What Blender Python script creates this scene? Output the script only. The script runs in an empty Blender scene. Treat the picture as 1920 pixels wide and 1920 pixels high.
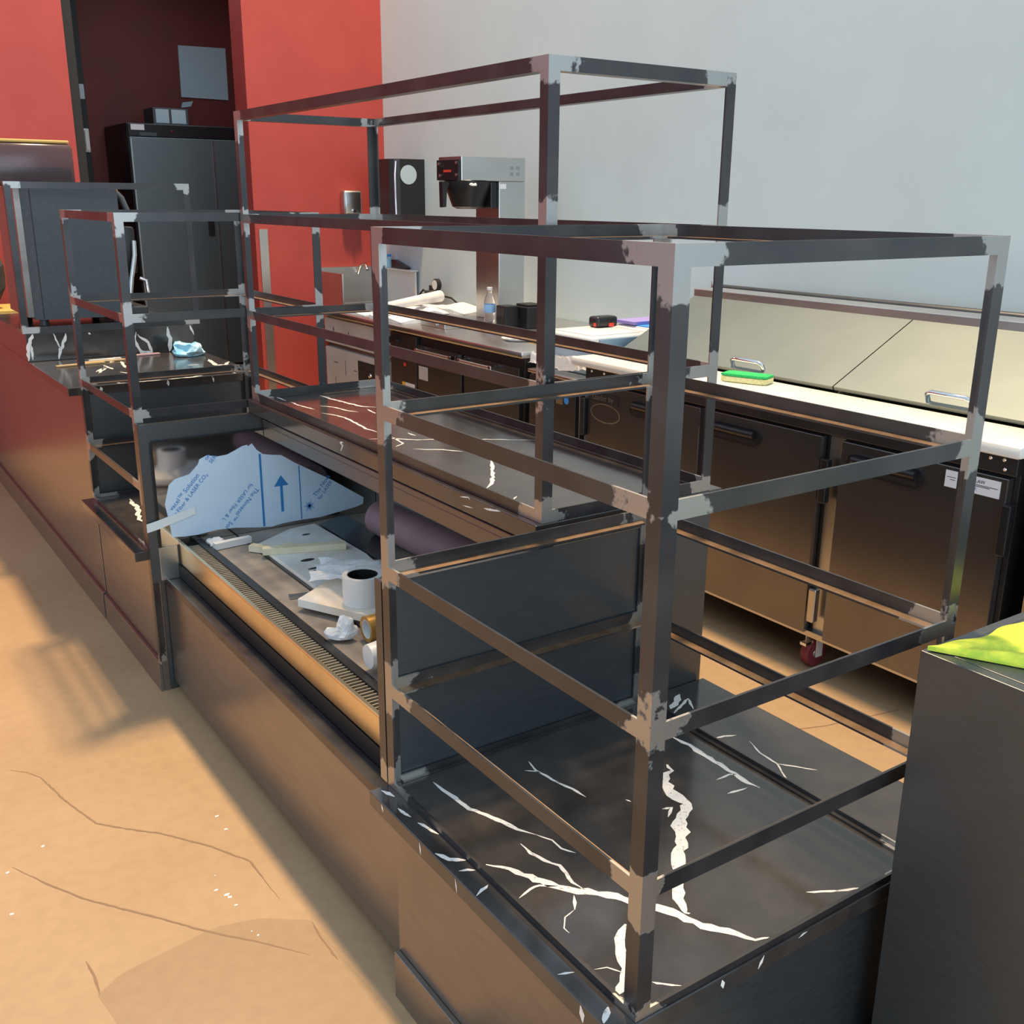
import bpy, bmesh, math, random
from mathutils import Vector, Matrix
random.seed(7)
SC = bpy.context.scene
COL = SC.collection
PI = math.pi

# ------------------------------------------------------------------ helpers
def lin(r, g, b):
    f = lambda c: (c/255/12.92) if c/255 <= .04045 else ((c/255+.055)/1.055)**2.4
    return (f(r), f(g), f(b), 1)

def mat(name, col, rough=.5, metal=0., **kw):
    m = bpy.data.materials.new(name); m.use_nodes = True
    b = m.node_tree.nodes['Principled BSDF']
    b.inputs['Base Color'].default_value = col
    b.inputs['Roughness'].default_value = rough
    b.inputs['Metallic'].default_value = metal
    for k, v in kw.items():
        b.inputs[k.replace('_', ' ')].default_value = v
    return m

def N(m, typ, **kw):
    n = m.node_tree.nodes.new(typ)
    for k, v in kw.items(): setattr(n, k, v)
    return n

def L(m, a, b): m.node_tree.links.new(a, b)

def noisy(m, scale, c1, c2, lo=.35, hi=.65, stretch=(1, 1, 1), bump=0., detail=6., rough=None, coord='Object'):
    """mix two colours by a noise, optional bump and roughness variation"""
    b = m.node_tree.nodes['Principled BSDF']
    tc = N(m, 'ShaderNodeTexCoord'); mp = N(m, 'ShaderNodeMapping'); mp.inputs['Scale'].default_value = stretch
    nz = N(m, 'ShaderNodeTexNoise'); nz.inputs['Scale'].default_value = scale; nz.inputs['Detail'].default_value = detail
    cr = N(m, 'ShaderNodeValToRGB')
    cr.color_ramp.elements[0].position = lo; cr.color_ramp.elements[0].color = c1
    cr.color_ramp.elements[1].position = hi; cr.color_ramp.elements[1].color = c2
    L(m, tc.outputs[coord], mp.inputs[0]); L(m, mp.outputs[0], nz.inputs['Vector'])
    L(m, nz.outputs['Fac'], cr.inputs[0]); L(m, cr.outputs[0], b.inputs['Base Color'])
    if rough:
        mr = N(m, 'ShaderNodeMapRange'); mr.inputs['To Min'].default_value = rough[0]; mr.inputs['To Max'].default_value = rough[1]
        L(m, nz.outputs['Fac'], mr.inputs[0]); L(m, mr.outputs[0], b.inputs['Roughness'])
    if bump:
        bp = N(m, 'ShaderNodeBump'); bp.inputs['Strength'].default_value = bump; bp.inputs['Distance'].default_value = .002
        L(m, nz.outputs['Fac'], bp.inputs['Height']); L(m, bp.outputs[0], b.inputs['Normal'])
    return m

class MB:
    """collects geometry for one mesh object, in world (or thing-local) metres"""
    def __init__(s): s.v = []; s.f = []; s.m = []; s.a = []
    def add(s, vs, fs, mi=0, att=None):
        o = len(s.v); s.v += [tuple(v) for v in vs]; s.f += [tuple(i+o for i in f) for f in fs]
        s.m += [mi]*len(fs); s.a += list(att) if att else [9.]*len(vs)
        return s
    def box(s, x0, x1, y0, y1, z0, z1, bev=0., mi=0):
        bm = bmesh.new(); bmesh.ops.create_cube(bm, size=1)
        for v in bm.verts: v.co = Vector(((x0+x1)/2+v.co.x*(x1-x0), (y0+y1)/2+v.co.y*(y1-y0), (z0+z1)/2+v.co.z*(z1-z0)))
        if bev: bmesh.ops.bevel(bm, geom=list(bm.edges), offset=bev, segments=2, affect='EDGES', profile=.5)
        return s.frombm(bm, mi)
    def frombm(s, bm, mi=0, mtx=None):
        if mtx is not None: bm.transform(mtx)
        bm.verts.index_update()
        s.add([v.co for v in bm.verts], [[v.index for v in f.verts] for f in bm.faces], mi); bm.free(); return s
    def prism(s, pts, axis, a0, a1, mi=0):
        """extrude a 2-D outline along an axis; pts are the other two coordinates in xyz order"""
        def P(p, a): return {'x': (a, p[0], p[1]), 'y': (p[0], a, p[1]), 'z': (p[0], p[1], a)}[axis]
        n = len(pts)
        bm = bmesh.new()
        A = [bm.verts.new(P(p, a0)) for p in pts]; B = [bm.verts.new(P(p, a1)) for p in pts]
        bm.faces.new(A); bm.faces.new(B[::-1])
        for i in range(n): bm.faces.new((A[i], B[i], B[(i+1) % n], A[(i+1) % n]))
        bmesh.ops.recalc_face_normals(bm, faces=bm.faces)
        return s.frombm(bm, mi)
    def lathe(s, c, prof, n=32, axis='z', mi=0, cap=True):
        """prof: list of (radius, height)"""
        vs = []; fs = []
        for r, h in prof:
            for i in range(n):
                a = 2*PI*i/n; u, w = r*math.cos(a), r*math.sin(a)
                vs.append({'z': (c[0]+u, c[1]+w, c[2]+h), 'x': (c[0]+h, c[1]+u, c[2]+w), 'y': (c[0]+w, c[1]+h, c[2]+u)}[axis])
        k = len(prof)
        for j in range(k-1):
            for i in range(n): fs.append((j*n+i, j*n+(i+1) % n, (j+1)*n+(i+1) % n, (j+1)*n+i))
        if cap: fs.append(tuple(range(n))[::-1]); fs.append(tuple((k-1)*n+i for i in range(n)))
        return s.add(vs, fs, mi)
    def tube(s, pts, r, n=10, mi=0, cap=True):
        pts = [Vector(p) for p in pts]; rings = []
        up = Vector((0, 0, 1))
        for i, p in enumerate(pts):
            d = (pts[min(i+1, len(pts)-1)]-pts[max(i-1, 0)]).normalized()
            a = d.cross(up) if abs(d.z) < .95 else d.cross(Vector((1, 0, 0)))
            a.normalize(); b = d.cross(a)
            rr = r[i] if isinstance(r, (list, tuple)) else r
            rings.append([p+rr*(math.cos(2*PI*k/n)*a+math.sin(2*PI*k/n)*b) for k in range(n)])
        vs = [v for g in rings for v in g]; fs = []
        for j in range(len(pts)-1):
            for i in range(n): fs.append((j*n+i, j*n+(i+1) % n, (j+1)*n+(i+1) % n, (j+1)*n+i))
        if cap: fs.append(tuple(range(n))); fs.append(tuple((len(pts)-1)*n+i for i in range(n))[::-1])
        return s.add(vs, fs, mi)
    def angle(s, p0, p1, da, db, wa=.0254, wb=.0254, t=.004, joints=(), mi=0, ledge=None):
        """a length of steel angle iron: outer corner edge p0-p1, flanges along da and db"""
        p0, p1, da, db = map(Vector, (p0, p1, da, db)); ln = (p1-p0).length; k = max(2, int(ln/.02))
        sec = [(0, 0), (wa, 0), (wa, t), (t, t), (t, wb), (0, wb)]
        vs = []; at = []
        for i in range(k+1):
            c = p0+(p1-p0)*i/k
            for a, b in sec: vs.append(c+da*a+db*b); at.append(min([abs(ln*i/k-j) for j in joints] or [9.]))
        fs = []; ms = []; ledge = mi if ledge is None else ledge
        for i in range(k):
            for j in range(6): fs.append((i*6+j, i*6+(j+1) % 6, (i+1)*6+(j+1) % 6, (i+1)*6+j)); ms.append(ledge if j == 3 else mi)
        fs.append((0, 1, 2, 3)); fs.append((0, 3, 4, 5)); e = k*6
        fs.append((e+3, e+2, e+1, e)); fs.append((e+5, e+4, e+3, e))
        s.add(vs, fs, mi, at); s.m[-len(fs):] = ms+[mi]*4; return s
    def ribbon(s, pts, w, plane, h, mi=1, rnd=None):
        """a ragged mineral vein: flat polygon strip lying on a slab face"""
        R = random.Random(int(abs(pts[0][0]*7919+pts[0][1]*104729)*1000))
        P = [Vector(p) for p in pts]; Q = [P[0]]
        for a, b in zip(P, P[1:]):
            k = max(2, int((b-a).length/.012))
            for i in range(1, k+1): Q.append(a.lerp(b, i/k))
        n = len(Q); lft = []; rgt = []
        for i, q in enumerate(Q):
            d = (Q[min(i+1, n-1)]-Q[max(i-1, 0)])
            if d.length < 1e-6: d = Vector((1, 0))
            d.normalize(); o = Vector((-d.y, d.x)); u = i/(n-1)
            e = min(1, 5*u+.15, 5*(1-u)+.15)
            w_ = w*1.3; q = q+o*R.uniform(-.16, .16)*w
            lft.append(q+o*w_*.5*e*R.uniform(.5, 1.15)); rgt.append(q-o*w_*.5*e*R.uniform(.5, 1.15))
        def T(p): return {'z': (p.x, p.y, h), 'y': (p.x, h, p.y), 'x': (h, p.x, p.y)}[plane]
        vs = [T(p) for p in lft]+[T(p) for p in rgt]
        return s.add(vs, [(i, i+1, n+i+1, n+i) for i in range(n-1)], mi)
    def build(s, name, mats, parent=None, smooth=0, label=None):
        me = bpy.data.meshes.new(name)
        off = Vector(parent['_o']) if parent is not None and '_o' in parent else Vector((0, 0, 0))
        me.from_pydata([Vector(v)-off for v in s.v], [], s.f); me.update()
        at = me.attributes.new('joint', 'FLOAT', 'POINT'); at.data.foreach_set('value', s.a)
        mats = mats if isinstance(mats, (list, tuple)) else [mats]
        for m in mats: me.materials.append(m)
        me.polygons.foreach_set('material_index', s.m)
        if smooth:
            me.polygons.foreach_set('use_smooth', [True]*len(me.polygons))
            me.set_sharp_from_angle(angle=math.radians(smooth))
        o = bpy.data.objects.new(name, me); COL.objects.link(o)
        if parent is not None:
            o.parent = parent; o['_o'] = tuple(off)
        if label: o['label'] = label
        return o

def tag(o, label, cat, group=None, kind=None):
    o['label'] = label; o['category'] = cat
    if group: o['group'] = group
    if kind: o['kind'] = kind
    return o

def thing(name, loc, label, cat, group=None):
    o = bpy.data.objects.new(name, None); COL.objects.link(o); o.location = loc; o['_o'] = tuple(loc)
    o.empty_display_size = .05
    return tag(o, label, cat, group)

def single(mb, name, mats, label, cat, base, group=None, smooth=0, kind=None):
    """a thing that is one mesh, its origin at its base"""
    o = mb.build(name, mats, None, smooth)
    b = Vector(base); o.data.transform(Matrix.Translation(-b)); o.location = b
    return tag(o, label, cat, group, kind)

def struct(mb, name, mats, smooth=0):
    o = mb.build(name, mats, None, smooth); o['kind'] = 'structure'; return o

def text_mb(body, size, mtx, ext=.0002):
    cu = bpy.data.curves.new('txt', 'FONT'); cu.body = body; cu.size = size; cu.extrude = ext
    cu.align_x = 'LEFT'; cu.resolution_u = 3
    o = bpy.data.objects.new('txt', cu); COL.objects.link(o)
    bpy.context.view_layer.update()
    dg = bpy.context.evaluated_depsgraph_get(); me = bpy.data.meshes.new_from_object(o.evaluated_get(dg))
    vs = [mtx @ v.co for v in me.vertices]; fs = [tuple(p.vertices) for p in me.polygons]
    bpy.data.objects.remove(o); bpy.data.curves.remove(cu); bpy.data.meshes.remove(me)
    return vs, fs

def crumple(c, r, seed, flat=1., n=3, amp=.35):
    bm = bmesh.new(); bmesh.ops.create_icosphere(bm, subdivisions=n, radius=1)
    R = random.Random(seed)
    dirs = [Vector((R.gauss(0, 1), R.gauss(0, 1), R.gauss(0, 1))).normalized() for _ in range(22)]
    for v in bm.verts:
        d = v.co.normalized(); k = 1+sum(max(0, d.dot(q)-.8)*R.choice((1,))*(1 if i % 2 else -1) for i, q in enumerate(dirs))*amp*5
        k = max(.55, k+R.uniform(-.06, .06))
        v.co = Vector((d.x*r*k, d.y*r*k, max(-.0, d.z*flat+.55*flat)*r*k))+Vector(c)
    return bm
# ------------------------------------------------------------------ materials
def steel_mat():
    m = mat('blackened_steel', (.02, .02, .022, 1), .34, 0., IOR=1.65)
    b = m.node_tree.nodes['Principled BSDF']
    at = N(m, 'ShaderNodeAttribute', attribute_name='joint')
    tc = N(m, 'ShaderNodeTexCoord'); oi = N(m, 'ShaderNodeObjectInfo')
    mp = N(m, 'ShaderNodeMapping'); L(m, tc.outputs['Object'], mp.inputs[0]); L(m, oi.outputs['Random'], mp.inputs['Location'])
    n1 = N(m, 'ShaderNodeTexNoise'); n1.inputs['Scale'].default_value = 9; n1.inputs['Detail'].default_value = 3
    n2 = N(m, 'ShaderNodeTexNoise'); n2.inputs['Scale'].default_value = 120; n2.inputs['Detail'].default_value = 4
    for n in (n1, n2): L(m, mp.outputs[0], n.inputs['Vector'])
    # ground-bare patches: distance to the weld < noisy threshold
    a = N(m, 'ShaderNodeMath', operation='MULTIPLY_ADD'); a.inputs[1].default_value = .2; a.inputs[2].default_value = -.075
    L(m, n1.outputs['Fac'], a.inputs[0])
    a2 = N(m, 'ShaderNodeMath', operation='MULTIPLY_ADD'); a2.inputs[1].default_value = .03; L(m, n2.outputs['Fac'], a2.inputs[0]); L(m, a.outputs[0], a2.inputs[2])
    d = N(m, 'ShaderNodeMath', operation='SUBTRACT'); L(m, a2.outputs[0], d.inputs[0]); L(m, at.outputs['Fac'], d.inputs[1])
    mr = N(m, 'ShaderNodeMapRange'); mr.inputs['From Min'].default_value = 0; mr.inputs['From Max'].default_value = .006
    L(m, d.outputs[0], mr.inputs[0])
    base = N(m, 'ShaderNodeValToRGB'); base.color_ramp.elements[0].position = .35; base.color_ramp.elements[1].position = .7
    base.color_ramp.elements[0].color = (.013, .013, .016, 1); base.color_ramp.elements[1].color = (.04, .036, .036, 1)
    L(m, n1.outputs['Fac'], base.inputs[0])
    mx = N(m, 'ShaderNodeMix', data_type='RGBA'); L(m, mr.outputs[0], mx.inputs['Factor']); L(m, base.outputs[0], mx.inputs['A'])
    mx.inputs['B'].default_value = (.46, .45, .43, 1); L(m, mx.outputs['Result'], b.inputs['Base Color']); L(m, mr.outputs[0], b.inputs['Metallic'])
    r = N(m, 'ShaderNodeMapRange'); r.inputs['To Min'].default_value = .3; r.inputs['To Max'].default_value = .42
    L(m, mr.outputs[0], r.inputs[0]); L(m, r.outputs[0], b.inputs['Roughness'])
    bp = N(m, 'ShaderNodeBump'); bp.inputs['Strength'].default_value = .12; bp.inputs['Distance'].default_value = .001
    L(m, n2.outputs['Fac'], bp.inputs['Height']); L(m, bp.outputs[0], b.inputs['Normal'])
    return m

STEEL = steel_mat()
LEDGE = noisy(mat('warm_lit_steel_ledge', (.4, .26, .16, 1), .42, .9), 30, (.34, .21, .12, 1), (.46, .31, .2, 1), stretch=(1, 1, 1))  # copper tone paints warm overhead light onto the upward rail flanges
LAM = noisy(mat('black_laminate', (.02, .02, .022, 1), .38, 0, IOR=2.0), 22, (.013, .018, .022, 1), (.02, .027, .032, 1), stretch=(1, 1, 9), bump=.03)
LAMF = noisy(mat('dark_front_laminate', (.3, .27, .24, 1), .27, .8), 8, (.25, .22, .2, 1), (.28, .25, .225, 1), stretch=(1, 1, 6))
GRAN = noisy(mat('black_marble', (.02, .02, .02, 1), .15, 0, IOR=1.75), 14, (.036, .031, .028, 1), (.066, .057, .051, 1), .4, .8)
VEIN = noisy(mat('white_vein', (.8, .78, .74, 1), .25), 150, (.45, .42, .4, 1), (.85, .82, .78, 1), .3, .42)
STAIN = noisy(mat('brushed_stainless', (.58, .58, .57, 1), .3, 1.), 3, (.55, .55, .54, 1), (.6, .6, .59, 1), stretch=(1, 1, 3), rough=(.28, .34))
MIRR = noisy(mat('polished_stainless', (.62, .62, .62, 1), .06, 1.), 3, (.58, .58, .58, 1), (.64, .64, .64, 1))
STAIND = noisy(mat('black_stainless', (.1, .1, .105, 1), .36, .85), 5, (.085, .085, .09, 1), (.1, .1, .1, 1), stretch=(1, 1, 4), rough=(.32, .38))
BRASS = noisy(mat('satin_front_strip', (.9, .75, .5, 1), .25, 1.), 4, (.88, .73, .46, 1), (.93, .79, .52, 1), stretch=(1, 6, 1))
LIDM = noisy(mat('dull_lid_steel', (.22, .25, .25, 1), .42, 1.), 3, (.205, .24, .24, 1), (.235, .27, .265, 1))
DOORM = noisy(mat('smooth_black_steel_door', (.2, .19, .19, 1), .24, .9), 5, (.19, .18, .18, 1), (.215, .205, .2, 1))
CHROME = mat('chrome', (.8, .8, .82, 1), .08, 1.)
BLK = mat('black_plastic', (.012, .012, .014, 1), .35)
BLKM = mat('matt_black', (.01, .01, .011, 1), .6)
GREYP = noisy(mat('grey_powder_coat', (.06, .075, .085, 1), .45), 60, (.055, .068, .078, 1), (.068, .082, .092, 1), bump=.05)
RED = noisy(mat('red_wall_paint', lin(168, 66, 60), .5), 4, lin(164, 64, 58), lin(171, 68, 62), bump=.04)
GREY = noisy(mat('pale_grey_wall_paint', lin(190, 205, 210), .55), 3, lin(188, 203, 208), lin(192, 207, 212), bump=.03)
WHITE = mat('white_plastic', (.75, .74, .72, 1), .4)
PAPER = noisy(mat('white_paper', (.72, .72, .72, 1), .7), 18, (.66, .66, .66, 1), (.76, .76, .76, 1))
CUTB = noisy(mat('cutting_board_poly', (.78, .74, .66, 1), .45), 5, (.74, .69, .6, 1), (.8, .77, .71, 1))
FILM = noisy(mat('blue_protective_film', (.6, .76, .92, 1), .3), 6, (.58, .74, .9, 1), (.63, .79, .94, 1), bump=.05)
INK = mat('blue_print', (.03, .22, .55, 1), .5)
INKD = mat('dark_print', (.03, .03, .04, 1), .5)
WFILM = noisy(mat('white_protective_film', (.5, .48, .47, 1), .35), 4, (.46, .44, .43, 1), (.54, .52, .51, 1))
FOAM = noisy(mat('cream_foam_strip', (.7, .62, .42, 1), .7), 20, (.66, .58, .38, 1), (.74, .68, .5, 1))
WOOD = noisy(mat('pale_wood_stick', (.6, .38, .18, 1), .6), 25, (.55, .33, .14, 1), (.66, .45, .24, 1), stretch=(1, 9, 9))
KRAFT = noisy(mat('mauve_paper_roll', (.33, .2, .22, 1), .55), 8, (.31, .185, .205, 1), (.36, .22, .24, 1))
YEL = noisy(mat('yellow_microfibre', (.62, .72, .06, 1), .95), 70, (.5, .66, .06, 1), (.75, .78, .08, 1), bump=.9)
BLUEC = noisy(mat('pale_blue_cloth', (.35, .66, .8, 1), .9), 12, (.2, .52, .72, 1), (.6, .8, .85, 1), bump=.4)
GREENS = noisy(mat('green_scourer', (.02, .5, .12, 1), .9), 200, (.01, .4, .09, 1), (.04, .6, .18, 1), bump=.8)
YELS = noisy(mat('cream_sponge', (.75, .72, .35, 1), .9), 120, (.68, .64, .28, 1), (.8, .77, .42, 1), bump=.6)
GOLDT = mat('gold_tape', (.62, .36, .1, 1), .3, .6)
ORANGE = mat('red_plastic', (.75, .06, .04, 1), .4)
BLUEP = mat('blue_plastic', (.05, .3, .75, 1), .4)
PURP = mat('purple_paper', (.3, .25, .62, 1), .6)
YELP = mat('yellow_wrapper', (.85, .5, .05, 1), .4)
CLEAR = mat('clear_plastic', (.95, .97, 1, 1), .08, 0, Transmission_Weight=1., IOR=1.2)
WRAP = mat('cloudy_plastic_film', (.9, .9, .92, 1), .3, 0, Alpha=.45)
BINP = mat('translucent_bin_plastic', (.5, .62, .72, 1), .35, 0, Transmission_Weight=.3)
SMOKE = mat('smoked_hopper_plastic', (.1, .07, .075, 1), .2, 0, Alpha=.75)
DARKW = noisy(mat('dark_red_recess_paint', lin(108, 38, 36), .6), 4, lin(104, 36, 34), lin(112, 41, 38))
SIGN = mat('pale_blue_grey_sheet', (.42, .52, .58, 1), .6)
WHEEL = mat('maroon_wheel', (.2, .03, .04, 1), .45)
GOLDV = mat('ochre_board', (.65, .42, .12, 1), .6)

def floor_mat(name, k):
    m = mat(name, (.4, .3, .2, 1), .42)
    b = m.node_tree.nodes['Principled BSDF']; tc = N(m, 'ShaderNodeTexCoord')
    n1 = N(m, 'ShaderNodeTexNoise'); n1.inputs['Scale'].default_value = 1.6; n1.inputs['Detail'].default_value = 9
    n2 = N(m, 'ShaderNodeTexNoise'); n2.inputs['Scale'].default_value = 30; n2.inputs['Detail'].default_value = 8
    for n in (n1, n2): L(m, tc.outputs['Object'], n.inputs['Vector'])
    c1 = N(m, 'ShaderNodeValToRGB'); e = c1.color_ramp.elements
    e[0].position = .3; e[0].color = (.42*k, .275*k, .15*k, 1); e[1].position = .72; e[1].color = (.49*k, .335*k, .195*k, 1)
    L(m, n1.outputs['Fac'], c1.inputs[0])
    c2 = N(m, 'ShaderNodeValToRGB'); e = c2.color_ramp.elements
    e[0].position = .3; e[0].color = (.93, .92, .91, 1); e[1].position = .6; e[1].color = (1, 1, 1, 1)
    L(m, n2.outputs['Fac'], c2.inputs[0])
    mx = N(m, 'ShaderNodeMix', data_type='RGBA', blend_type='MULTIPLY'); mx.inputs['Factor'].default_value = 1
    L(m, c1.outputs[0], mx.inputs['A']); L(m, c2.outputs[0], mx.inputs['B'])
    L(m, mx.outputs['Result'], b.inputs['Base Color'])
    bp = N(m, 'ShaderNodeBump'); bp.inputs['Strength'].default_value = .06; bp.inputs['Distance'].default_value = .003
    L(m, n2.outputs['Fac'], bp.inputs['Height']); L(m, bp.outputs[0], b.inputs['Normal'])
    return m
FLOOR = floor_mat('tan_concrete', 1)
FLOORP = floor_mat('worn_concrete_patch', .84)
CRACK = mat('hairline_crack', (.26, .16, .09, 1), .7)
VEINS_A=[([(0.073, 0.669), (0.076, 0.633), (0.08, 0.6), (0.084, 0.555), (0.094, 0.534), (0.111, 0.488), (0.121, 0.455), (0.138, 0.424)], 0.0081), ([(0.138, 0.424), (0.152, 0.395), (0.151, 0.367), (0.164, 0.343)], 0.0033), ([(0.268, 0.631), (0.26, 0.595), (0.266, 0.568), (0.271, 0.533), (0.28, 0.504), (0.284, 0.468)], 0.0048), ([(0.242, 0.607), (0.258, 0.593), (0.263, 0.581)], 0.0037), ([(0.021, 0.402), (0.036, 0.381), (0.053, 0.357), (0.063, 0.334), (0.071, 0.314), (0.085, 0.288), (0.105, 0.261), (0.129, 0.24), (0.149, 0.218), (0.158, 0.196), (0.182, 0.161), (0.194, 0.14), (0.204, 0.116), (0.211, 0.091), (0.229, 0.071), (0.244, 0.049), (0.257, 0.024), (0.283, 0.013)], 0.0135), ([(0.017, 0.3), (0.045, 0.309), (0.063, 0.308), (0.086, 0.29)], 0.0042), ([(0.1, 0.417), (0.1, 0.386), (0.108, 0.356), (0.12, 0.331), (0.118, 0.308), (0.111, 0.284), (0.117, 0.258)], 0.0054), ([(0.49, 0.47), (0.48, 0.45), (0.45, 0.437), (0.428, 0.402), (0.425, 0.373), (0.428, 0.347), (0.392, 0.327), (0.364, 0.302), (0.336, 0.265), (0.306, 0.245), (0.287, 0.22), (0.236, 0.17), (0.214, 0.133), (0.215, 0.122)], 0.0195), ([(0.572, 0.548), (0.578, 0.502), (0.573, 0.441), (0.573, 0.388), (0.572, 0.347), (0.577, 0.311)], 0.0113), ([(0.119, 0.157), (0.089, 0.138), (0.069, 0.114), (0.055, 0.087), (0.036, 0.065), (0.011, 0.053)], 0.0165), ([(0.408, 0.056), (0.429, 0.044), (0.455, 0.029), (0.492, 0.014)], 0.0044), ([(0.094, 0.257), (0.073, 0.229)], 0.0051), ([(0.073, 0.229), (0.05, 0.223), (0.034, 0.204), (0.034, 0.19)], 0.002), ([(0.07, 0.045), (0.079, 0.034), (0.1, 0.016)], 0.0038), ([(0.692, 0.445), (0.673, 0.401), (0.671, 0.353), (0.641, 0.302), (0.635, 0.28)], 0.0038), ([(0.671, 0.353), (0.692, 0.327), (0.718, 0.292)], 0.0038), ([(0.64, 0.493), (0.663, 0.488), (0.686, 0.477)], 0.0053), ([(0.017, 0.11), (0.035, 0.103), (0.048, 0.081)], 0.0019), ([(0.529, 0.376), (0.563, 0.378), (0.575, 0.37)], 0.005), ([(0.511, 0.331), (0.535, 0.327), (0.558, 0.324)], 0.0049), ([(-0.022, 0.698), (-0.011, 0.665)], 0.0083), ([(-0.023, 0.629), (-0.017, 0.591)], 0.0058), ([(-0.016, 0.569), (-0.008, 0.547), (-0.003, 0.518)], 0.0068), ([(-0.036, 0.474), (-0.022, 0.449), (-0.002, 0.429)], 0.0087), ([(-0.027, 0.411), (-0.012, 0.407), (-0.003, 0.398)], 0.0043), ([(-0.036, 0.341), (-0.02, 0.35), (-0.006, 0.355)], 0.0052), ([(-0.033, 0.131), (-0.01, 0.122)], 0.0039), ([(-0.012, 0.043), (-0.026, 0.032), (-0.036, 0.024)], 0.0084), ([(0.339, 0.421), (0.344, 0.41)], 0.0035), ([(0.375, 0.36), (0.394, 0.355), (0.367, 0.336)], 0.0047), ([(0.652, 0.637), (0.717, 0.678)], 0.0127), ([(0.639, 0.617), (0.718, 0.653), (0.692, 0.61)], 0.0056)]
VEINS_B=[([(0.577, 2.26), (0.585, 2.169), (0.597, 2.092), (0.608, 2.018), (0.643, 1.983)], 0.0098), ([(0.504, 2.097), (0.531, 2.054), (0.544, 1.982), (0.562, 1.945)], 0.0066), ([(0.463, 1.995), (0.482, 1.946), (0.492, 1.892), (0.485, 1.804), (0.475, 1.722), (0.483, 1.663)], 0.0071), ([(0.419, 1.603), (0.479, 1.574), (0.527, 1.524), (0.582, 1.499), (0.688, 1.431), (0.746, 1.384), (0.791, 1.352)], 0.0058), ([(0.468, 1.439), (0.491, 1.415), (0.527, 1.392), (0.56, 1.344)], 0.0055), ([(0.576, 1.238), (0.533, 1.167), (0.492, 1.102), (0.457, 1.051), (0.421, 1.019)], 0.0086), ([(0.421, 0.914), (0.443, 0.931)], 0.004), ([(0.547, 1.613), (0.549, 1.57)], 0.0067), ([(0.487, 1.589), (0.477, 1.508), (0.441, 1.484)], 0.0049), ([(0.449, 2.326), (0.448, 2.271), (0.448, 2.228)], 0.0061), ([(0.453, 2.204), (0.453, 2.141), (0.467, 2.052)], 0.0068), ([(0.603, 1.97), (0.595, 1.899)], 0.0056)]
VEINS_E=[([(0.13, 3.355), (0.164, 3.411), (0.185, 3.437), (0.131, 3.317)], 0.0132), ([(0.284, 3.583), (0.251, 3.396)], 0.0105), ([(0.603, 3.452), (0.577, 3.276), (0.615, 3.273), (0.668, 3.346)], 0.0157), ([(0.363, 2.975), (0.412, 3.033), (0.461, 3.075)], 0.0171), ([(0.315, 2.791), (0.366, 2.922)], 0.0095), ([(0.128, 3.104), (0.142, 3.045), (0.163, 3.016)], 0.0072), ([(0.195, 2.962), (0.24, 2.951), (0.292, 2.935)], 0.0095), ([(0.197, 3.51), (0.203, 3.387)], 0.0104), ([(0.208, 3.307), (0.226, 3.258)], 0.0076), ([(0.569, 3.083), (0.576, 2.985)], 0.0098), ([(0.289, 3.711), (0.238, 3.568)], 0.0136), ([(0.477, 3.337), (0.528, 3.327)], 0.0079)]
VEINS_C=[([(0.112, 2.948), (0.102, 2.879), (0.105, 2.831), (0.091, 2.76), (0.069, 2.671), (0.075, 2.625)], 0.0138)]
VEINS_D=[([(-0.012, 1.011), (-0.035, 0.964), (-0.053, 0.9)], 0.0139), ([(-0.023, 0.963), (-0.025, 0.903)], 0.0084), ([(0.066, 1.006), (0.085, 0.944)], 0.0056), ([(0.115, 1.003), (0.107, 0.976), (0.087, 0.939), (0.076, 0.89)], 0.0112), ([(0.397, 0.991), (0.387, 0.951), (0.411, 0.904), (0.456, 0.901), (0.443, 0.942), (0.401, 0.979)], 0.0114), ([(0.532, 1.005), (0.534, 0.97), (0.54, 0.935), (0.533, 0.895)], 0.0143), ([(0.628, 1.011), (0.645, 0.963)], 0.0086), ([(0.201, 0.997), (0.212, 0.994)], 0.0084)]
VEINS_BE=[([(1.614, 0.938), (1.633, 0.923), (1.616, 0.919), (1.631, 0.9)], 0.005), ([(1.022, 0.921), (0.987, 0.935), (0.981, 0.924)], 0.0027), ([(0.926, 0.918), (0.862, 0.929)], 0.0038), ([(1.01, 0.904), (0.97, 0.908)], 0.0026)]
FILM_EDGE=[(0.071, 0.528), (0.065, 0.587), (0.058, 0.636), (0.075, 0.696), (0.095, 0.712), (0.114, 0.716), (0.141, 0.721), (0.17, 0.749), (0.176, 0.764), (0.2, 0.774), (0.234, 0.766), (0.265, 0.768), (0.29, 0.778), (0.315, 0.789), (0.331, 0.791), (0.335, 0.786), (0.347, 0.794), (0.362, 0.771), (0.382, 0.754), (0.41, 0.748), (0.443, 0.743), (0.492, 0.709), (0.62, 0.632), (0.733, 0.554), (0.73, 0.532), (0.706, 0.525), (0.569, 0.51), (0.498, 0.512), (0.438, 0.511), (0.395, 0.506), (0.353, 0.511), (0.271, 0.524), (0.215, 0.527), (0.152, 0.522), (0.113, 0.523)]
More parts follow.
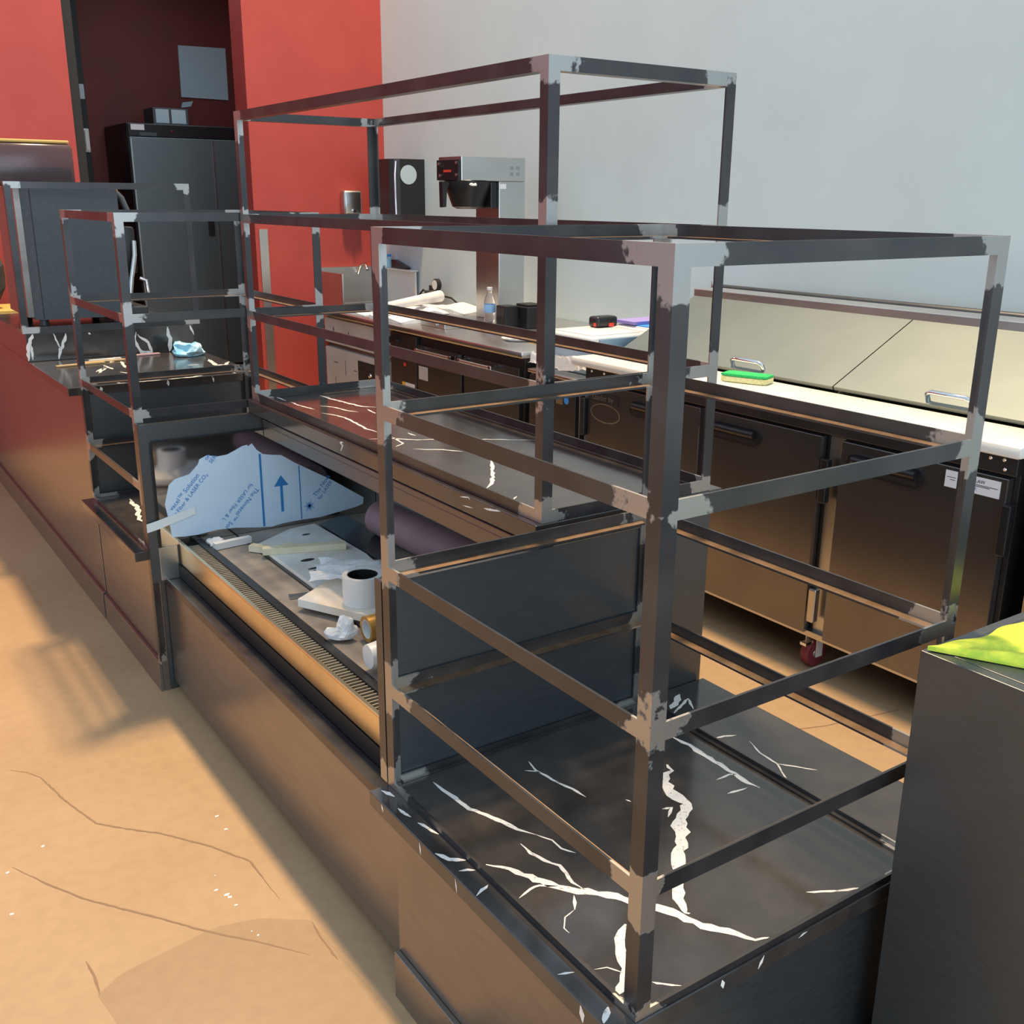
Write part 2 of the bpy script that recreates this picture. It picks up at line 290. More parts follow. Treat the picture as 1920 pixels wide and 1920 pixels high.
CRACKS= [[(-0.495, 2.07), (-0.46, 2.034), (-0.432, 1.984), (-0.399, 1.819), (-0.357, 1.669), (-0.296, 1.597), (-0.233, 1.534), (-0.149, 1.417), (-0.085, 1.297), (-0.082, 1.176), (-0.079, 1.122)], [(-0.568, 1.591), (-0.507, 1.468), (-0.449, 1.369), (-0.386, 1.285), (-0.327, 1.209), (-0.256, 1.11), (-0.17, 1.01), (-0.096, 0.913)], [(-0.049, 1.011), (-0.055, 0.953), (-0.053, 0.866)], [(-0.496, 1.159), (-0.493, 1.101), (-0.495, 1.042)], [(1.459, 1.031), (1.632, 0.967), (1.733, 0.945), (1.942, 0.899)]]
STAIN_EDGE= [(-0.499, 1.044), (-0.447, 1.077), (-0.404, 1.086), (-0.347, 1.095), (-0.294, 1.101), (-0.256, 1.11), (-0.225, 1.109), (-0.141, 1.085), (-0.051, 1.017)]
SPECKS= [(-0.088, 1.528), (-0.49, 1.639), (-0.581, 1.574), (-0.174, 1.289), (-0.175, 1.205), (-0.172, 1.193), (-0.17, 1.158), (-0.19, 1.235), (-0.172, 1.054), (-0.165, 1.034), (-0.599, 1.407), (-0.088, 1.458)]
# ------------------------------------------------------------------ the room
WX, WY = 2.86, 6.14            # staff-side wall and far wall
fl = MB().box(-6, 3.4, -5, 9.6, -.1, 0)
for c in CRACKS: fl.ribbon(c, .0045, 'z', .0006, 1)
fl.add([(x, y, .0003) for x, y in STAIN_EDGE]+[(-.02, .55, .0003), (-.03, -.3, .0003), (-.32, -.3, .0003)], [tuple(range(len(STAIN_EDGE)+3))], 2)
rs = random.Random(5)
for x, y in SPECKS:
    r = rs.uniform(.002, .006); a = rs.uniform(0, 3)
    fl.add([(x+r*math.cos(a+k*PI/2)*(1.6 if k % 2 else 1), y+r*math.sin(a+k*PI/2), .0006) for k in range(4)], [(0, 1, 2, 3)], 3)
struct(fl, 'floor', [FLOOR, CRACK, FLOORP, VEIN])
struct(MB().box(WX, WX+.14, -4.2, WY+.25, 0, 3.6), 'wall_right', GREY)
struct(MB().box(-6, .765, WY, WY+.22, 0, 3.6), 'wall_back_left', RED)
struct(MB().box(1.86, WX, WY, WY+.22, 0, 3.6), 'wall_back_right', RED)
struct(MB().box(.765, 1.86, WY, WY+.22, 3.3, 3.6), 'wall_back_top', RED)
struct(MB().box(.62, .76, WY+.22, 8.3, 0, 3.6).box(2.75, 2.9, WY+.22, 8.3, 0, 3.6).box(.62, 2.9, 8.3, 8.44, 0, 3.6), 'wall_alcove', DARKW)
struct(MB().box(.62, 2.9, WY+.22, 8.44, 3.3, 3.42), 'ceiling', BLKM)
struct(MB().box(.765, .83, WY+.05, WY+.3, 0, 3.3, .004), 'trim_1', BLKM)
struct(MB().box(.765, 1.245, 8.02, 8.28, 0, 3.29, .004).box(1.2455, 1.297, 8.06, 8.28, 0, 3.29), 'trim_2', BLKM)

# ------------------------------------------------------------------ steel shelving frames
W = .629
def rack(name, loc, label, x0, x1, y0, y1, zb, top, levels, base_h=.0254, group='welded angle iron frames along the counter'):
    t = thing(name, loc, label, 'metal frame', group)
    js = [0]+[z-zb-.012 for z in levels]+[top-zb-.012]
    for (x, dx) in ((x0, 1), (x1, -1)):
        for (y, dy) in ((y0, 1), (y1, -1)):
            MB().angle((x, y, zb), (x, y, top), (dx, 0, 0), (0, dy, 0), joints=js).build('post', STEEL, t)
    w = .0254
    for z in list(levels)+[top, None]:
        h = w if z else base_h; zc = (z-w) if z else zb
        for (x, dx) in ((x0, 1), (x1, -1)):
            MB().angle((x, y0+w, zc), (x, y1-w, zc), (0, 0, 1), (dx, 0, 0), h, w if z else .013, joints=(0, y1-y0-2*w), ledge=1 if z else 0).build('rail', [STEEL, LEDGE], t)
        for (y, dy) in ((y0, 1), (y1, -1)):
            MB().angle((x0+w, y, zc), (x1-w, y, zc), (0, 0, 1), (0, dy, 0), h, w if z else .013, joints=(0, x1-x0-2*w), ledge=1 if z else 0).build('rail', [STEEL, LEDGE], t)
    return t
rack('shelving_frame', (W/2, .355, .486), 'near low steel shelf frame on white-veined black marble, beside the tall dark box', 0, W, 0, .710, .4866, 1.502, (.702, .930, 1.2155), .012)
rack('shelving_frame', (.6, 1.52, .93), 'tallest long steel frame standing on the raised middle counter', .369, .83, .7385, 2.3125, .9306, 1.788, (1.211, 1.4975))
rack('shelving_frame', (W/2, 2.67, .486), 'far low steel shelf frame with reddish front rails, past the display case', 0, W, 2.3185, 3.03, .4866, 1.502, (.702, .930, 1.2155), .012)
t = thing('screen_frame', (.3, 3.762, 1.01), 'single upright rectangle of angle iron before the coffee machine', 'metal frame')
for x, dx in ((-.05, 1), (.675, -1)):
    MB().angle((x, 3.75, 1.01), (x, 3.75, 1.60), (dx, 0, 0), (0, 1, 0), joints=(0, .59)).build('post', STEEL, t)
for z in (1.01, 1.5746):
    MB().angle((-.0246, 3.75, z), (.6496, 3.75, z), (0, 0, 1), (0, 1, 0), joints=(0, .674)).build('rail', STEEL, t)

# ------------------------------------------------------------------ counter run
def slab(name, box, veins_top, label, base, front=None, near=None, cat='worktop'):
    x0, x1, y0, y1, z0, z1 = box
    m = MB().box(*box, bev=.002)
    for p, w in veins_top:
        q = [(min(max(a, x0+.004), x1-.004), min(max(b, y0+.004), y1-.004)) for a, b in p]
        m.ribbon(q, w, 'z', z1+.0004)
    for p, w in (front or []): m.ribbon([(min(max(a, y0), y1), min(max(b, z0+.002), z1-.002)) for a, b in p], w, 'x', x0-.0004)
    for p, w in (near or []): m.ribbon([(min(max(a, x0), x1), min(max(b, z0+.002), z1-.002)) for a, b in p], w, 'y', y0-.0004)
    return single(m, name, [GRAN, VEIN], label, cat, base)
slab('marble_worktop', (-.04, .82, -.004, .711, .456, .486), VEINS_A, 'low black marble top with bold white veins under the near frame', (.39, .355, .456),
     front=[([(.66, .485), (.655, .47)], .006), ([(.52, .484), (.515, .462)], .006), ([(.40, .484), (.395, .46)], .005), ([(.07, .485), (.06, .46)], .012)],
     near=[([(.16, .482), (.162, .466)], .006), ([(.245, .484), (.235, .464)], .006), ([(.32, .48), (.34, .483)], .004)])
slab('marble_worktop', (.354, .868, .737, 2.314, .89, .93), VEINS_B, 'raised black marble top of the middle counter under the tallest frame', (.61, 1.52, .89), front=VEINS_BE)
slab('marble_worktop', (-.04, .82, 2.318, 3.031, .456, .486), VEINS_C, 'low black marble top under the far shelf frame, one gold vein showing', (.39, 2.67, .456))
slab('marble_worktop', (-.04, .66, 3.036, 6.1, .865, .895), VEINS_E, 'long high black marble top littered with sticks below the coffee machine', (.3, 4.5, .865),
     near=[([(.17, .893), (.175, .875)], .01), ([(.31, .893), (.315, .872)], .012), ([(.48, .893), (.485, .87)], .009), ([(.07, .89), (.075, .875)], .01)])
slab('marble_plinth', (-.04, .645, 3.75, 4.6, .8955, 1.0095), [], 'black marble plinth with white veins on its face, carrying the coffee machine', (.3, 4.1, .8955), near=VEINS_D, cat='plinth')

def cabinet(loc, label, x1, y0, y1, zt, near_end=True):
    t = thing('counter_cabinet', loc, label, 'cabinet', 'dark counter cabinets along the front')
    MB().box(.012, .032, y0, y1, .0, zt, .0015).build('front_panel', LAMF, t)
    MB().box(.0, .0118, y0, y1, .0, .108, .0015).build('kickboard', LAMF, t)
    MB().box(.0322, x1, y0, y0+.018, .0, zt, .001).build('end_panel', LAM, t)
    MB().box(.0322, x1, y1-.018, y1, .0, zt, .001).build('end_panel', LAM, t)
    MB().box(x1-.018, x1, y0+.0182, y1-.0182, .0, zt, .001).build('back_panel', LAM, t)
    return t
cabinet((.4, .355, 0), 'low dark cabinet nearest the camera under the bold-veined marble', .80, .002, .708, .4555)
cabinet((.4, 2.67, 0), 'low dark cabinet under the far shelf frame beyond the display case', .80, 2.322, 3.03, .4555)
cabinet((.35, 4.5, 0), 'long taller dark cabinet at the far left carrying the coffee machine', .63, 3.05, 6.1, .8645)

# refrigerated case between the two low cabinets
cs = thing('display_case', (.45, 1.52, 0), 'sunken open-top display case with tan front strip and air grille', 'display case')
MB().box(.045, .065, .7115, 2.3145, .03, .386, .0015).build('front_panel', LAMF, cs)
fc = MB().box(.038, .0445, .738, 2.289, .374, .400, .001).box(.0448, .0835, .738, 2.289, .3865, .391, .0008).build('front_channel', STEEL, cs)
MB().box(.084, .089, .742, 2.285, .392, .434).build('front_groove', BLKM, cs)
MB().box(.0895, .096, .742, 2.285, .436, .504, .0015).box(.0895, .1, .742, 2.285, .5042, .509, .001).build('front_strip', BRASS, cs)
g = MB().box(.1002, .139, .742, 2.285, .470, .485)
y = .76
while y < 2.24:
    g.box(.1002, .139, y, y+.0036, .4852, .503); y += .0148
MB().box(.1392, .145, .742, 2.285, .47, .508).box(.1452, .166, .742, 2.285, .47, .5045).build('grille_rail', BLK, cs)
gm = noisy(mat('dull_cream_grille', (.35, .29, .2, 1), .5), 15, (.28, .23, .16, 1), (.4, .34, .25, 1))
g.m = [1 if i < 6 else 0 for i in range(len(g.f))]
g.build('air_grille', [gm, BLKM], cs)
dirty = noisy(mat('dusty_steel_deck', (.2, .16, .13, 1), .5, .3), 9, (.2, .165, .14, 1), (.42, .36, .3, 1), .3, .7, bump=.15)
MB().box(.1665, .78, .742, 2.285, .48, .5).build('deck', dirty, cs)
MB().box(.27, .276, .742, 2.285, .5001, .5009).build('deck_joint', BLK, cs)
MB().box(.78, .80, .742, 2.285, .3, .889).build('inner_back', STAIN, cs)
MB().box(.8005, .835, .737, 2.314, 0, .8895, .001).build('back_panel', LAM, cs)
MB().prism([(.0, .488), (.0, .889), (.8, .889), (.8, 0), (.066, 0), (.066, .488)], 'y', .7125, .736).build('near_end_panel', LAM, cs)
MB().prism([(.0, .387), (.0, .889), (.8, .889), (.8, 0), (.066, 0), (.066, .387)], 'y', 2.291, 2.3145).build('far_end_panel', LAM, cs)
MB().box(.036, .779, 2.287, 2.2908, .5, .833, .0008).build('mirror_liner', MIRR, cs)
MB().box(.027, .0835, 2.2865, 2.2908, .392, .4998, .0008).build('liner_corner', STAIN, cs)
MB().box(.033, .7795, 2.284, 2.2908, .8335, .84, .001).box(.0275, .0358, 2.284, 2.2908, .5, .8333, .001).build('liner_trim', BLK, cs)
MB().box(.385, .45, .742, 2.283, .852, .8695, .003).box(.388, .405, .742, 2.283, .812, .8518, .002).build('light_canopy', mat('dull_canopy_metal', (.2, .19, .18, 1), .35, .9), cs)
MB().box(.4055, .44, .75, 2.28, .82, .8515).build('lamp_cover', BLKM, cs)
for y, dy, z0 in ((.7125, 1, .488), (2.3165, -1, .108)):
    MB().angle((-.001, y, z0), (-.001, y, .893), (1, 0, 0), (0, dy, 0), joints=(0,)).build('corner_post', STEEL, cs)
# blue film stuck on the far liner, torn along the top
fm = MB(); n = len(FILM_EDGE)
fm.add([(x, 2.2862, z) for x, z in FILM_EDGE]+[(x, 2.2868, z) for x, z in FILM_EDGE], [tuple(range(n))]+[(i, i+n, (i+1) % n+n, (i+1) % n) for i in range(n)])
film = fm.build('protective_film', FILM, cs, label='blue printed film, torn along its upper edge')
pr = MB()
def film_text(body, x, z, ang, size):
    a = math.radians(ang); ex = Vector((math.cos(a), 0, math.sin(a))); ez = Vector((-math.sin(a), 0, math.cos(a)))
    M = Matrix(((ex.x, ez.x, 0, x), (0, 0, -1, 2.2855), (ex.z, ez.z, 0, z), (0, 0, 0, 1)))
    MB().add(*text_mb(body, size, M)).build('printed_lettering', INK, film)
film_text('vacel\u2122 Solution', .078, .612, 47, .021); film_text('or Fiber & LASER CO\u2082', .083, .588, 47, .018)
film_text('The Novacel\u2122 Sol', .352, .648, 226, .021); film_text('for LASER Fiber & L', .334, .665, 226, .018)
film_text('The Nova', .556, .583, 49, .021); film_text('for LASER', .57, .57, 49, .018)
film_text('on', .198, .757, 47, .02); film_text('SER', .212, .745, 47, .018)
MB().box(.367, .374, 2.2852, 2.2858, .512, .756).build('printed_line', INK, film)
MB().box(.5, .5035, 2.2852, 2.2858, .515, .70).build('printed_line', INK, film)
pr = MB()
pr.box(.4325, .4415, 2.2852, 2.2858, .552, .642)
pr.add([(.412, 2.2855, .64), (.462, 2.2855, .64), (.437, 2.2855, .676)], [(0, 1, 2)]).build('printed_arrow', INK, film)
pr = MB()
for k in range(14):
    a = 2*PI*k/14; r = .020 if k % 2 else .014; c = Vector((.532, 2.2855, .556)); d = Vector((math.cos(a), 0, math.sin(a))); o = Vector((-d.z, 0, d.x))*.0016
    pr.add([c+o, c+d*r+o*.4, c+d*r-o*.4, c-o], [(0, 1, 2, 3)])
pr.lathe((.532, 2.2856, .556), [(.006, 0), (.006, .0002)], 14, 'y').build('printed_sunburst', INK, film)
single(MB().add([(-.004, 2.2832, .555), (.03, 2.2832, .561), (.15, 2.2835, .592), (.148, 2.2835, .616), (.028, 2.2832, .589), (-.004, 2.2832, .583)], [(0, 1, 4, 5), (1, 2, 3, 4)]),
       'masking_tape_strip', mat('pale_tape', (.72, .8, .82, 1), .5), 'short strip of whitish tape stuck across the corner of the blue film', 'tape', (.07, 2.29, .57))

# ------------------------------------------------------------------ litter in the case
t = thing('tape_roll', (.322, 1.46, .535), 'white roll of tape standing on the pale board in the case', 'tape')
MB().lathe((.322, 1.46, .535), [(.040, 0), (.053, 0), (.053, .076), (.040, .076), (.040, 0)], 40, cap=False).build('tape_wind', WHITE, t, 50)
MB().lathe((.322, 1.46, .535), [(.036, .001), (.0398, .001), (.0398, .075), (.036, .075), (.036, .001)], 40, cap=False).build('core', BLK, t, 50)
BOARD = noisy(mat('pale_board', (.78, .66, .52, 1), .5), 6, (.72, .58, .42, 1), (.86, .8, .72, 1))
bd = MB().prism([(.185, 1.57), (.31, 1.325), (.52, 1.42), (.38, 1.70)], 'z', .5135, .5345)
single(bd, 'loose_board', BOARD, 'pale flat board lying in the case beneath the white tape roll', 'board', (.34, 1.48, .5135))
def sheet(name, m, label, cat, c, sx, sy, seed, amp=.02, rot=0, n=14, z0=0):
    R = random.Random(seed); bm = bmesh.new(); bmesh.ops.create_grid(bm, x_segments=n, y_segments=n, size=.5)
    ph = [(R.uniform(4, 16), R.uniform(4, 16), R.uniform(0, 6)) for _ in range(5)]
    for v in bm.verts:
        x, y = v.co.x, v.co.y
        h = sum(math.sin(a*x+b*y+p) for a, b, p in ph)/5+R.uniform(-.12, .12)
        e = 1+R.uniform(-.06, .06) if max(abs(x), abs(y)) > .49 else 1
        v.co = Vector((x*sx*e, y*sy*e, amp*(.6+h*.5)))
    bm.transform(Matrix.Translation(Vector(c)) @ Matrix.Rotation(rot, 4, 'Z'))
    bmesh.ops.solidify(bm, geom=list(bm.faces), thickness=.0008)
    return single(MB().frombm(bm), name, m, label, cat, c, smooth=0)
sheet('plastic_sheet', WRAP, 'crumpled cloudy plastic sheet spread behind the white tape roll', 'plastic sheet', (.40, 1.62, .5355), .27, .15, 3, .04, -.6)
single(MB().frombm(crumple((.208, 1.335, .507), .026, 5, 1.1)), 'crumpled_paper', PAPER, 'crumpled ball of white paper on the case deck, before the gold roll', 'paper', (.225, 1.285, .502))
bm = bmesh.new()
t = thing('tape_roll', (.28, 1.25, .504), 'gold roll of tape lying on its side in the case', 'tape')
MB().lathe((.242, 1.285, .5375), [(.024, 0), (.033, 0), (.033, .055), (.024, .055), (.024, 0)], 28, 'x', cap=False).build('tape_wind', GOLDT, t, 50)
MB().lathe((.242, 1.285, .5375), [(.021, .001), (.0238, .001), (.0238, .054), (.021, .054), (.021, .001)], 28, 'x', cap=False).build('core', PAPER, t, 50)
t = thing('paper_cup', (.205, 1.13, .502), 'white paper cup tipped on its side at the near end of the case', 'cup')
MB().lathe((.17, 1.13, .543), [(.0, .0), (.028, 0), (.038, .1), (.036, .1), (.027, .004), (0, .004)], 28, 'x', cap=False).build('cup_body', WHITE, t, 50)
MB().lathe((.17, 1.13, .543), [(.0385, .097), (.0405, .1), (.0385, .103), (.0365, .1), (.0385, .097)], 28, 'x', cap=False).build('rim', WHITE, t, 50)
t = thing('paper_roll', (.68, 1.6, .5), 'thick mauve paper roll lying deep in the case under the canopy', 'paper roll')
MB().tube([(.662, 2.02, .563), (.70, 1.25, .563)], .058, 28).build('paper_wind', KRAFT, t, 40)
MB().tube([(.6618, 2.0225, .563), (.6619, 2.0205, .563)], .03, 20).build('core', BLK, t)
# perforated white deck pan with slots
pan = noisy(mat('dusty_white_pan', (.7, .68, .64, 1), .4), 7, (.6, .55, .48, 1), (.78, .78, .76, 1), .3, .6)
pm = MB().prism([(.279, 1.66), (.279, 2.12), (.43, 2.215), (.52, 2.225), (.528, 1.86), (.50, 1.66)], 'z', .506, .512)
R = random.Random(3)
for r in range(5):
    for c in range(3):
        cx, cy = .325+c*.045+r*.004, 1.735+r*.022-c*.018
        pm.prism([(cx+.019*math.cos(a)*1., cy+.006*math.sin(a)) for a in [2*PI*k/14 for k in range(14)]], 'z', .5121, .5126, 1)
for cx, cy, rx in ((.355, 1.9, .022), (.47, 2.0, .015), (.45, 2.13, .014), (.40, 1.85, .012)):
    pm.prism([(cx+rx*math.cos(a), cy+rx*.5*math.sin(a)) for a in [2*PI*k/18 for k in range(18)]], 'z', .5121, .5126, 1)
single(pm, 'perforated_pan', [pan, BLKM], 'dusty white slotted pan lying on the case deck', 'pan', (.42, 1.9, .506))
single(MB().prism([(.535, 2.22), (.65, 2.27), (.655, 1.97), (.535, 1.78)], 'z', .5062, .5095), 'dark_sheet', mat('dark_glass_sheet', (.02, .03, .04, 1), .2), 'dark smooth sheet lying beside the mauve paper roll in the case', 'sheet', (.6, 2.05, .506))
fo = (('cream foam strip lying across the slotted pan in the case', .38, 1.98, .25, .028, .512, -.35, FOAM), ('short cream foam offcut at the tip of the slotted pan', .30, 2.05, .14, .025, .5012, -.9, FOAM),
      ('white strip lying at the foot of the blue film', .225, 2.18, .12, .022, .5012, .1, WHITE), ('small square foam block between the foam strips', .333, 2.01, .045, .03, .513, .3, FOAM),
      ('thin metal offcut lying before the pale board', .25, 1.66, .10, .03, .5012, -.25, STAIN))
for lab, x, y, ln, w, z, a, m in fo:
    bm = bmesh.new(); bmesh.ops.create_cube(bm, size=1); h = .003 if m is STAIN else .02
    bm.transform(Matrix.Translation((x, y, z+h/2+.0006)) @ Matrix.Rotation(a, 4, 'Z') @ Matrix.Diagonal((ln, w, h, 1)))
    single(MB().frombm(bm), 'foam_strip' if m is FOAM else 'offcut_strip', m, lab, 'offcut', (x, y, z), group='offcuts in the case')
single(MB().frombm(crumple((.18, 2.22, .5), .024, 12, .6)), 'crumpled_tissue', PAPER, 'small crumpled tissue at the left foot of the blue film', 'paper', (.18, 2.22, .5))

# ------------------------------------------------------------------ tall dark box at the right with a cloth
t = thing('counter_end_box', (.8, -.4, 0), 'tall dark wood-grain box in the right foreground under a yellow-green cloth', 'cabinet')
MB().box(.487, .507, -.80, -.037, 0, .9245, .0012).build('front_panel', LAM, t)
MB().box(.5075, 1.15, -.055, -.037, 0, .9245, .0012).build('end_panel', LAM, t)
MB().box(.5075, 1.15, -.80, -.0555, .905, .925, .001).build('top_panel', LAM, t)
R = random.Random(2); bm = bmesh.new(); bmesh.ops.create_grid(bm, x_segments=40, y_segments=30, size=.5)
for v in bm.verts:
    u, w = v.co.x+.5, v.co.y+.5           # u: along +x, w: across
    px = .492+.33*u; lo = max(-.5, -.044-1.9*(px-.492)); hi = -.040-.022*math.sin(min(1, max(0, (px-.5)/.12))*PI/2)+.004*math.sin(px*60)
    h = .003+.012*(math.sin(w*PI)**.7)*(.25+.75*min(1, u*4))*(1+.35*math.sin(u*9+w*4)+.25*math.sin(w*11-u*5))
    if w < .02 or w > .98: h = .003
    v.co = Vector((px, lo+(hi-lo)*w, .9262+h))
bmesh.ops.solidify(bm, geom=list(bm.faces), thickness=.003)
single(MB().frombm(bm), 'microfibre_cloth', YEL, 'bright yellow-green cloth lying on the tall dark box', 'cloth', (.65, -.12, .9255), smooth=60)
# ------------------------------------------------------------------ sandwich prep fridge along the wall
pf = thing('prep_fridge', (2.3, 1.56, 0), 'long black-fronted prep fridge with sloping steel lids and white cutting board', 'fridge')
MB().box(1.902, 2.78, .625, 2.495, .15, .835, .002).build('body', STAIND, pf)
MB().box(1.88, 1.9015, .625, 2.495, .13, .15).box(1.8995, 1.9018, 1.205, 1.262, .15, .826, .0005).box(1.8995, 1.9018, 1.795, 1.828, .15, .826, .0005).build('door_mullion', STAIN, pf)
MB().box(1.868, 2.78, .62, 2.5, .836, .888, .002).build('rim_rail', STAIND, pf)
b = MB()
for y, z in ((.70, .874), (.655, .85), (.66, .876), (.74, .85), (2.46, .874), (2.42, .85), (2.38, .874), (2.33, .85)): b.lathe((1.8665, y, z), [(.0, -.003), (.004, -.002), (.006, .001), (.006, .0015)], 12, 'x')
b.build('rim_bolts', CHROME, pf, 50)
for y0, y1, hy0, hy1 in ((.64, 1.198, .895, 1.165), (1.276, 1.792, 1.53, 1.765), (1.83, 2.485, 2.0, 2.21)):
    d = MB().box(1.87, 1.899, y0, y1, .142, .825, .003).build('door', DOORM, pf)
    h = MB()
    z0, z1 = .735, .795; r = .026
    out = []
    for cy, cz, a0 in ((hy1-r, z1-r, 0), (hy0+r, z1-r, 90), (hy0+r, z0+r, 180), (hy1-r, z0+r, 270)):
        for k in range(6): a = math.radians(a0+k*18); out.append((cy+r*math.cos(a), cz+r*math.sin(a)))
    h.prism(out, 'x', 1.862, 1.8698)
    hd = h.build('handle_plate', BLK, d)
    MB().tube([(1.858, hy0+.022, .776), (1.855, (hy0+hy1)/2, .776), (1.858, hy1-.022, .776)], .0125, 12).build('grip', BLK, hd, 40)
    MB().box(1.8615, 1.863, hy0+.02, hy1-.02, .742, .757).build('recess', BLKM, hd)
for y, z0, z1 in ((1.246, .61, .757), (1.243, .195, .312), (.629, .61, .757), (.629, .195, .312), (2.494, .60, .757)):
    h = MB().box(1.853, 1.8795, y-.014, y+.014, z0, z1, .004)
    if y > 2.4: h = MB().box(1.853, 1.8795, y-.006, y+.018, z0, z1, .004)
    h.build('hinge', STAIN if z0 < .3 else BLK, pf)
MB().box(1.836, 2.088, .60, 2.565, .889, .925, .012).build('cutting_board', CUTB, pf, 40)
wedge = [(2.09, .889), (2.78, .889), (2.78, 1.13), (2.515, 1.13), (2.09, .91)]
MB().prism(wedge, 'y', .63, 2.53).build('lid_housing', STAIN, pf)
dx, dz = (2.51-2.09), (1.140-.932); ln = math.hypot(dx, dz); nx, nz = -dz/ln, dx/ln
for y0, y1 in ((.632, 1.4215), (1.4265, 2.53)):
    ld = MB().prism([(2.093, .931), (2.508, 1.139), (2.508+nx*.014, 1.139+nz*.014), (2.093+nx*.014, .931+nz*.014)], 'y', y0, y1).build('lid', LIDM, pf)
    hy = .995 if y0 < 1 else 1.83
    c = Vector((2.093+dx*.045+nx*.014, 0, .931+dz*.045+nz*.014)); o = Vector((nx, 0, nz))
    p = [c+Vector((0, hy-.075, 0)), c+o*.022+Vector((0, hy-.075, 0)), c+o*.03+Vector((0, hy-.06, 0)), c+o*.03+Vector((0, hy+.06, 0)), c+o*.022+Vector((0, hy+.075, 0)), c+Vector((0, hy+.075, 0))]
    MB().tube(p, .008, 10).build('lid_handle', CHROME, ld, 60)
MB().box(2.49, 2.63, .62, 2.535, 1.141, 1.176, .003).build('ridge_cap', STAIN, pf)
MB().tube([(2.72, .61, 1.165), (2.72, 2.60, 1.165)], .017, 14).build('back_rail', STAIND, pf, 60)
MB().tube([(2.72, 2.6005, 1.165), (2.72, 2.64, 1.17), (2.72, 2.65, 1.195)], [.019, .02, .008], 10).build('rail_end', STAIN, pf, 60)
MB().box(2.69, 2.75, .9, .94, 1.131, 1.148).box(2.69, 2.75, 2.2, 2.24, 1.131, 1.148).build('rail_bracket', STAIN, pf)
# badge, oval emblem, stickers
bd = MB().box(1.8675, 1.8695, 2.285, 2.458, .752, .792, .001).build('badge', BLKM, pf)
M = Matrix(((0, 0, -1, 1.867), (-1, 0, 0, 2.452), (0, 1, 0, .762), (0, 0, 0, 1)))
MB().add(*text_mb('Leader by', .034, M)).build('badge_script', STAIN, bd)
ov = MB(); n = 40; vs = []
for k in range(n):
    a = 2*PI*k/n
    for f in (1, .93): vs.append((1.8692, 2.368+.095*f*math.cos(a), .711+.040*(f if f == 1 else .88)*math.sin(a)))
ov.add(vs, [(2*k, 2*k+1, (2*k+3) % (2*n), (2*k+2) % (2*n)) for k in range(n)])
ov.build('oval_emblem', STAIN, pf)
LBL = mat('white_label', (.8, .8, .82, 1), .4)
for y0, y1 in ((.791, .828), (.66, .737)):
    s = MB().box(1.868, 1.8696, y0, y1, .764, .813).build('sticker', LBL, pf)
    q = MB()
    if y0 < .7:
        q.add(*text_mb('LAW', .0135, Matrix(((0, 0, -1, 1.8677), (-1, 0, 0, .735), (0, 1, 0, .796), (0, 0, 0, 1)))))
        for k, (a, bb) in enumerate(((.667, .733), (.69, .733))): q.box(1.8674, 1.8678, a, bb, .7895-k*.004, .7912-k*.004)
        q.build('sticker_print', INKD, s)
        MB().add(*text_mb('F.', .014, Matrix(((0, 0, -1, 1.8677), (-1, 0, 0, .735), (0, 1, 0, .772), (0, 0, 0, 1))))).build('sticker_letter', INK, s)
    else:
        for k in range(2): q.box(1.8674, 1.8678, y0+.004+k*.001, y1-.006-k*.01, .7935-k*.007, .795-k*.007)
        q.build('sticker_print', INKD, s)
for y in (.75, 1.285, 2.36):
    c = MB().box(1.905, 1.985, y-.035, y+.035, .118, .1295, .002).box(1.93, 1.96, y-.026, y-.021, .04, .118).box(1.93, 1.96, y+.021, y+.026, .04, .118).build('caster_bracket', WHITE, pf)
    MB().lathe((1.942, y-.017, .05), [(.018, 0), (.046, 0), (.05, .006), (.05, .028), (.046, .034), (.018, .034)], 24, 'y').build('wheel', WHEEL, c, 40)
    MB().lathe((1.942, y-.0192, .05), [(.0, 0), (.014, 0), (.017, .002), (.017, .036), (0, .0385)], 16, 'y').build('hub', STAIN, c, 40)
    MB().box(1.885, 1.93, y-.014, y+.014, .085, .1, .003).build('brake_tab', CHROME, c)
for y in (.75, 2.36):
    MB().lathe((2.7, y-.017, .05), [(.0, 0), (.046, 0), (.05, .006), (.05, .028), (.046, .034), (0, .034)], 24, 'y').box(2.68, 2.72, y-.03, y+.03, .105, .1295).build('rear_caster', WHEEL, pf, 40)

t = thing('scrub_sponge', (1.985, 1.72, .9255), 'green-topped sponge on the white cutting board', 'sponge')
bm = bmesh.new(); bmesh.ops.create_cube(bm, size=1); bmesh.ops.bevel(bm, geom=list(bm.edges), offset=.08, segments=2, affect='EDGES')
bm2 = bm.copy(); R_ = Matrix.Rotation(.35, 4, 'Z')
MB().frombm(bm, 0, Matrix.Translation((1.985, 1.72, .9365)) @ R_ @ Matrix.Diagonal((.085, .17, .021, 1))).build('sponge_body', YELS, t, 50)
MB().frombm(bm2, 0, Matrix.Translation((1.985, 1.72, .9515)) @ R_ @ Matrix.Diagonal((.085, .17, .0085, 1))).build('scouring_pad', GREENS, t, 50)

t = thing('steel_cabinet', (2.3, .2, 0), 'dark steel cabinet at the right edge next to the prep fridge', 'cabinet')
MB().box(1.92, 2.78, -.5, .575, .1, 1.0, .003).build('body', STAIND, t)
MB().box(1.88, 1.918, -.48, .555, .12, .93, .003).build('door', STAIN, t)
MB().box(1.95, 2.75, -.45, .53, 0, .0995).build('plinth', BLKM, t)

